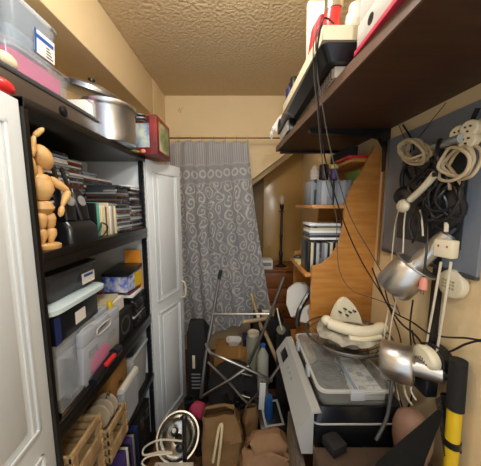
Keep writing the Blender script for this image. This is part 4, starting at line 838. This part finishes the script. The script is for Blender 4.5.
bbg = thing('black_backpack', 'black bag squeezed between the metal frame and printer', 'bag', (.235, 1.36, 0)); shell_b.rough(.008, 10).build('body', BLACKM, bbg)
m = MB(); m.tube([at(277, 308, y=1.33), at(279, 318, y=1.32), at(282, 330, y=1.32)], .004); m.build('zip_cord', WCORD, bbg)
m = MB(); c = at(281, 330, y=1.33); m.lathe([(.028, 0), (.024, .006)], c, (-.4, -1, .2), 24); m.build('round_patch', mat('olive_grey_disc', '#6d6a58', .5), bbg)
# blue bag and card
tag(MB().loft([rrect(.165, 1.25, .045, .06, .015, 0), rrect(.165, 1.25, .05, .06, .02, .34), rrect(.17, 1.25, .03, .04, .01, .39)]).rough(.005, 18).build('blue_bag', mat('blue_film', '#1d4c86', .5)), 'bright blue plastic bag tucked beside the printer', 'bag')
o = MB(); o.T = Matrix.Translation((.115, 1.29, 0)) @ Matrix.Rotation(.05, 4, 'Y'); o.box(-.02, .015, -.004, .004, 0, .44); tag(o.build('white_card', PAPER), 'upright white card next to the blue bag', 'card')
# black tray with white frame
p = at(272, 412, z=.26); bf = thing('framed_tray', 'black tray with a white rectangular border on the pile', 'tray', (p.x, p.y, 0)); T = Matrix.Translation((p.x, p.y, .235)) @ Matrix.Rotation(.15, 4, 'Z') @ Matrix.Rotation(.25, 4, 'X')
m = MB(); m.T = T; m.box(-.09, .08, -.10, .10, 0, .03, .004); m.build('body', BLACK, bf); m = MB(); m.T = T
for a in ((-.062, -.05, -.075, .07), (.04, .052, -.075, .07)): m.box(a[0], a[1], a[2], a[3], .0302, .033)
for a in ((-.05, .04, -.075, -.064), (-.05, .04, .06, .07)): m.box(a[0], a[1], a[2], a[3], .0302, .033)
m.build('white_border', mat('worn_white', '#a9a59c', .6), bf); m = MB(); m.T = T; m.box(-.09, .08, -.10, .10, -.2, 0); m.build('under_box', BLACKM, bf)
m = MB(); m.T = Matrix.Translation((.10, 1.12, .10)); 
# bags
def paper_bag(name, label, cx, cy, lx, ly, h, mt_, seed, rz=0, amp=.018):
    r = thing(name, label, 'bag', (cx, cy, 0), rz); m = MB()
    rings = [rrect(0, 0, lx*f, ly*g, .02, z*h, 3) for f, g, z in ((.95, .95, 0), (1, 1, .1), (1, 1, .35), (1.02, .95, .6), (.98, .8, .8), (.9, .45, .95), (.85, .3, 1), (.82, .22, .97), (.9, .6, .8))]
    m.loft(rings, True, True); bmesh.ops.subdivide_edges(m.bm, edges=m.bm.edges[:], cuts=2, use_grid_fill=True)
    for v in m.bm.verts:
        w1 = noise.noise(v.co*11+Vector((seed, 0, 0))); w2 = noise.noise(v.co*27+Vector((0, seed, 0)))
        v.co += noise.noise_vector(v.co*8+Vector((seed, 0, 0)))*amp+Vector(v.co.xy.normalized().to_3d() if v.co.xy.length > 0 else (0, 0, 0))*(abs(w1)*1.2+abs(w2)*.8-.4)*amp*1.3
    for v in m.bm.verts: v.co.z = max(v.co.z, 0)
    m.bm.transform(wm(r)); m.build('paper_body', mt_, r, ang=.5); return r
b1 = paper_bag('paper_bag', 'tall standing brown paper bag with pale paper handle', -.10, 1.13, .20, .20, .42, KRAFT, 3, .1)
m = MB(); P = [at(213, 462, y=1.0), at(216, 445, y=1.01), at(219, 428, y=1.03), at(222, 425, y=1.03), at(221, 440, y=1.01), at(218, 465, y=1.0)]; m.tube(P, .007, 6); m.build('handle', mat('pale_paper', '#cdbb92', .7), b1, label='pale twisted paper handle')
b2 = paper_bag('paper_bag', 'crumpled low brown paper bag in front of the black tray', .135, 1.02, .25, .22, .33, KRAFT2, 8, -.1, .03)
b3 = paper_bag('paper_bag', 'small rolled brown paper bag with pale fold between the bags', -.0+.055, 1.215, .07, .09, .36, KRAFT, 12, .2, .015)
m = MB(); m.tube([at(240, 440, y=1.1), at(240, 430, y=1.12), at(238, 421, y=1.13)], .008, 6); m.build('pale_fold', mat('pale_paper', '#cdbb92', .7), b3)
# left bottom: lamp reflector bowl, cords, box
p = at(178, 436, z=.27); c = p
bw = thing('steel_reflector', 'shiny steel bowl reflector with white rim on the floor pile', 'reflector', (p.x, p.y, 0)); d = Vector((.12, -.55, .83))
MB().lathe([(.105, .0), (.11, .0), (.11, .004), (.104, .004), (.095, -.02), (.06, -.045), (.02, -.052), (.02, -.056), (.062, -.05), (.098, -.022)], c, d, 48, caps=False).build('bowl', CHROME, bw)
m = MB(); a_, b_, dd = frame(d); m.tube([c+a_*.111*math.cos(k*PI/8)+b_*.111*math.sin(k*PI/8)+dd*.003 for k in range(16)], .002, 6, closed=True, sm=3); m.build('rim', STEEL, bw)
m = MB(); m.lathe([(.022, -.05), (.024, -.02), (.018, -.005), (.012, .0)], c+a_*-.0+Vector((-.03, .03, .0)), d, 20); so = m.build('bulb_socket', BLACK, bw); MB().lathe([(.011, .0), (.010, .003)], c+Vector((-.03, .03, 0)), d, 16).build('socket_tip', PAPER, so)
MB().cyl((p.x, p.y+.03, 0), c-dd*.056, .03).build('stand', BLACKM, bw)
m = MB(); A = at(184, 418, y=1.04); Bq = at(185, 468, y=.985); m.tube([A, (A+Bq)/2, Bq], .011, 8, sm=0); hd = thing('black_clamp', 'black clamp bar standing in front of the steel reflector', 'clamp', (A.x, 1.0, 0))
m.build('bar', BLACK, hd); MB().ell(A, (.017, .012, .014)).build('knob', BLACK, hd); MB().ell(at(180, 448, y=.99), (.022, .015, .022)).build('knob', BLACK, hd); MB().tube([Bq, Vector((Bq.x, Bq.y+.03, 0))], .014, 8, sm=0).build('lower_bar', DGREY, hd)
pb = thing('picture_carton', 'white carton with a dark pink print below the steel reflector', 'box', (-.31, .93, 0)); B(-.40, -.22, .80, .97, 0, .30, .003).build('carton', mat('dim_white_card', '#b9b2a6', .7), pb); m = MB(); m.prism([(-.395, .905), (-.345, .905), (-.38, .96)], 'z', .3002, .3012); m.build('pink_print', mat('raspberry_print', '#9c2a52', .5), pb)
cable('white_cable', 'white cord coiled loosely left of the steel reflector', [at(182, 441, y=1.0), at(160, 440, y=1.02), at(145, 447, y=1.02), at(144, 455, y=1.0), at(160, 452, y=1.0), at(172, 453, y=.99), at(150, 456, y=.98), at(142, 463, y=.97), at(150, 470, y=.96)], .0042, WCORD)
m = MB(); m.ell(at(198, 409, y=1.27), (.045, .04, .05), 20); m.rough(.02, 18, 2); fb = thing('pink_cloth_bag', 'dark pink soft cloth ball beside the tall paper bag', 'cloth', (at(198, 409, y=1.27).x, 1.27, 0)); m.build('cloth', mat('raspberry_cloth', '#a32a4c', .7), fb); p = at(198, 409, y=1.27); MB().lathe([(.03, 0), (.035, p.z-.04)], (p.x, 1.27, 0)).build('lower_cloth', BLACKM, fb)
p = at(189, 399, y=1.36); tag(MB().lathe([(.032, 0), (.034, p.z-.01), (.034, p.z), (.026, p.z), (.024, p.z-.03)], (p.x, 1.36, 0)).build('black_cup', BLACK), 'black open cup beside the dark pink cloth', 'cup')
lb = thing('black_bag', 'black bag with stacked white edges beside the open cabinet door', 'bag', (-.33, 1.6, 0)); p = at(192, 322, y=1.66)
MB().loft([rrect(-.325, 1.70, .15, .16, .02, 0), rrect(-.325, 1.70, .15, .15, .02, p.z-.08), rrect(-.335, 1.70, .10, .03, .01, p.z)]).rough(.006, 9).build('body', BLACKM, lb)
m = MB()
for k in range(5): m.box(-.365, -.30, 1.613, 1.618, .13+k*.028, .138+k*.028)
m.build('white_edges', GREY, lb); B(-.355, -.335, 1.605, 1.615, .30, .40, .002).build('tag', CREAM, lb)
random.seed(21)
def bottle(nm, lab, x, y, z0, r, h, mt_, cap):
    t = thing(nm, lab, 'bottle', (x, y, z0)); MB().lathe([(r*.9, 0), (r, .006), (r, h*.7), (r*.4, h*.88), (r*.4, h)], (x, y, z0), n=20).build('body', mt_, t); MB().lathe([(r*.5, h), (r*.5, h+.018)], (x, y, z0), n=16).build('cap', cap, t)
q = at(247, 338, y=1.62); bottle('spray_bottle', 'brown bottle with black cap between the curved bar and the jar', .02, 1.68, 0, .03, .26, mat('amber_glass', '#5a3a1e', .2), BLACK)
q = at(292, 452, y=.80)
o = MB(); o.T = Matrix.Translation((.225, .90, 0)) @ Matrix.Rotation(.03, 4, 'Y'); o.box(-.008, .012, -.14, .14, 0, .50, .004); tag(o.build('upright_board', mat('worn_grey_board', '#857b6c', .6, var=.5, vscale=25)), 'worn grey narrow board standing between paper bag and printer', 'board')
tag(MB().box(.245, .30, .78, .94, 0, .40, .004).build('dark_case', BLACKM), 'black narrow case standing under the printer desk edge', 'case') if False else None
m = MB()
for k in range(9):
    a = random.random()*6; c0 = Vector((-.02+random.uniform(-.03, .03), 1.49+random.uniform(-.03, .03), .125+.006*k)); rr = random.uniform(.03, .06)
    m.tube([c0+Vector((rr*math.cos(a+t*PI/3), rr*math.sin(a+t*PI/3), random.uniform(-.01, .02))) for t in range(6)], .005, 6, closed=True, sm=5)
tag(m.build('cable_tangle', BCORD), 'tangle of black cables on a low carton between the frame legs', 'cable')
tag(MB().box(-.10, .06, 1.42, 1.56, 0, .118, .004).build('low_carton', mat('dull_brown_card', '#5a4027', .8)), 'low dull brown carton beneath the tangle of black cables', 'box')
for k, (px, py, yy, hh, mm_, lab) in enumerate(((262, 300, 1.86, .05, STEEL, 'small steel cup on the dark bin by the drawers'), (272, 305, 1.90, .04, PAPER, 'small white cup on the dark bin by the drawers'))):
    q = at(px, py, y=yy); tag(MB().lathe([(.018, 0), (.022, hh), (.018, hh), (.015, .004)], (q.x, yy, at(265, 303, y=1.85).z-.0995), n=18).build('small_cup', mm_), lab, 'cup')
m = MB(); m.loft([rrect(.14, 1.03, .16, .10, .02, .30), rrect(.14, 1.03, .18, .08, .02, .36), rrect(.15, 1.04, .12, .03, .01, .39)]).rough(.02, 14, 4, 2)
tag(m.build('crumpled_paper', KRAFT2), 'crumpled brown paper stuffed in the mouth of the low paper bag', 'paper')
# ================================================================== CAMERA, LIGHT
cam = bpy.data.cameras.new('camera'); co = bpy.data.objects.new('camera', cam); COL.objects.link(co)
co.location = (0, 0, CZ); co.rotation_euler = (PI/2-PITCH, 0, 0); cam.sensor_fit = 'HORIZONTAL'; cam.sensor_width = 36; cam.lens = 36*FPX/481; cam.clip_start = .02
bpy.context.scene.camera = co
lm = thing('ceiling_light', 'round frosted ceiling light behind the top of the view', 'lamp', (-.05, .72, 2.5))
MB().lathe([(.13, 0), (.13, -.02), (.06, -.03)], (-.05, .72, 2.499)).build('base', WHITE, lm)
MB().lathe([(.12, -.021), (.115, -.045), (.08, -.075), (.01, -.09)], (-.05, .72, 2.499)).build('glass_shade', mat('lit_glass', '#fff1dc', .4, emit='#ffe9cc', es=3), lm)
pn = thing('added_pendant', 'added pendant cord and holder, unseen behind the viewpoint', 'lamp', (.14, -.30, 2.5))  # unseen fixture added to carry the light behind the camera
MB().cyl((.14, -.30, 2.5), (.14, -.30, 2.17), .004, n=8).build('flex', WHITE, pn); MB().cyl((.14, -.30, 2.18), (.14, -.30, 2.125), .02).build('bulb_holder', WHITE, pn)
def area(name, loc, rot, sx, sy, power, col):
    l = bpy.data.lights.new(name, 'AREA'); l.shape = 'RECTANGLE'; l.size = sx; l.size_y = sy; l.energy = power; l.color = col
    o = bpy.data.objects.new(name, l); COL.objects.link(o); o.location = loc; o.rotation_euler = rot; return o
pl = bpy.data.lights.new('ceiling_bulb', 'POINT'); pl.energy = 21; pl.shadow_soft_size = .09; pl.color = (1, .985, .95)
po = bpy.data.objects.new('ceiling_bulb', pl); COL.objects.link(po); po.location = (-.05, .72, 2.36)
hl = bpy.data.lights.new('added_rear_light', 'POINT'); hl.energy = 26; hl.shadow_soft_size = .06; hl.color = (.97, .99, 1)  # unseen light added to fill from the front, placed by the shelf shadow
ho = bpy.data.objects.new('added_rear_light', hl); COL.objects.link(ho); ho.location = (.14, -.30, 2.05)
wd_ = bpy.data.worlds.new('world'); bpy.context.scene.world = wd_; wd_.use_nodes = True
wd_.node_tree.nodes['Background'].inputs[0].default_value = (.85, .92, 1, 1); wd_.node_tree.nodes['Background'].inputs[1].default_value = 1.3
vs = bpy.context.scene.view_settings; vs.view_transform = 'Standard'; vs.look = 'None'; vs.gamma = 1; vs.use_curve_mapping = False; vs.exposure = 0
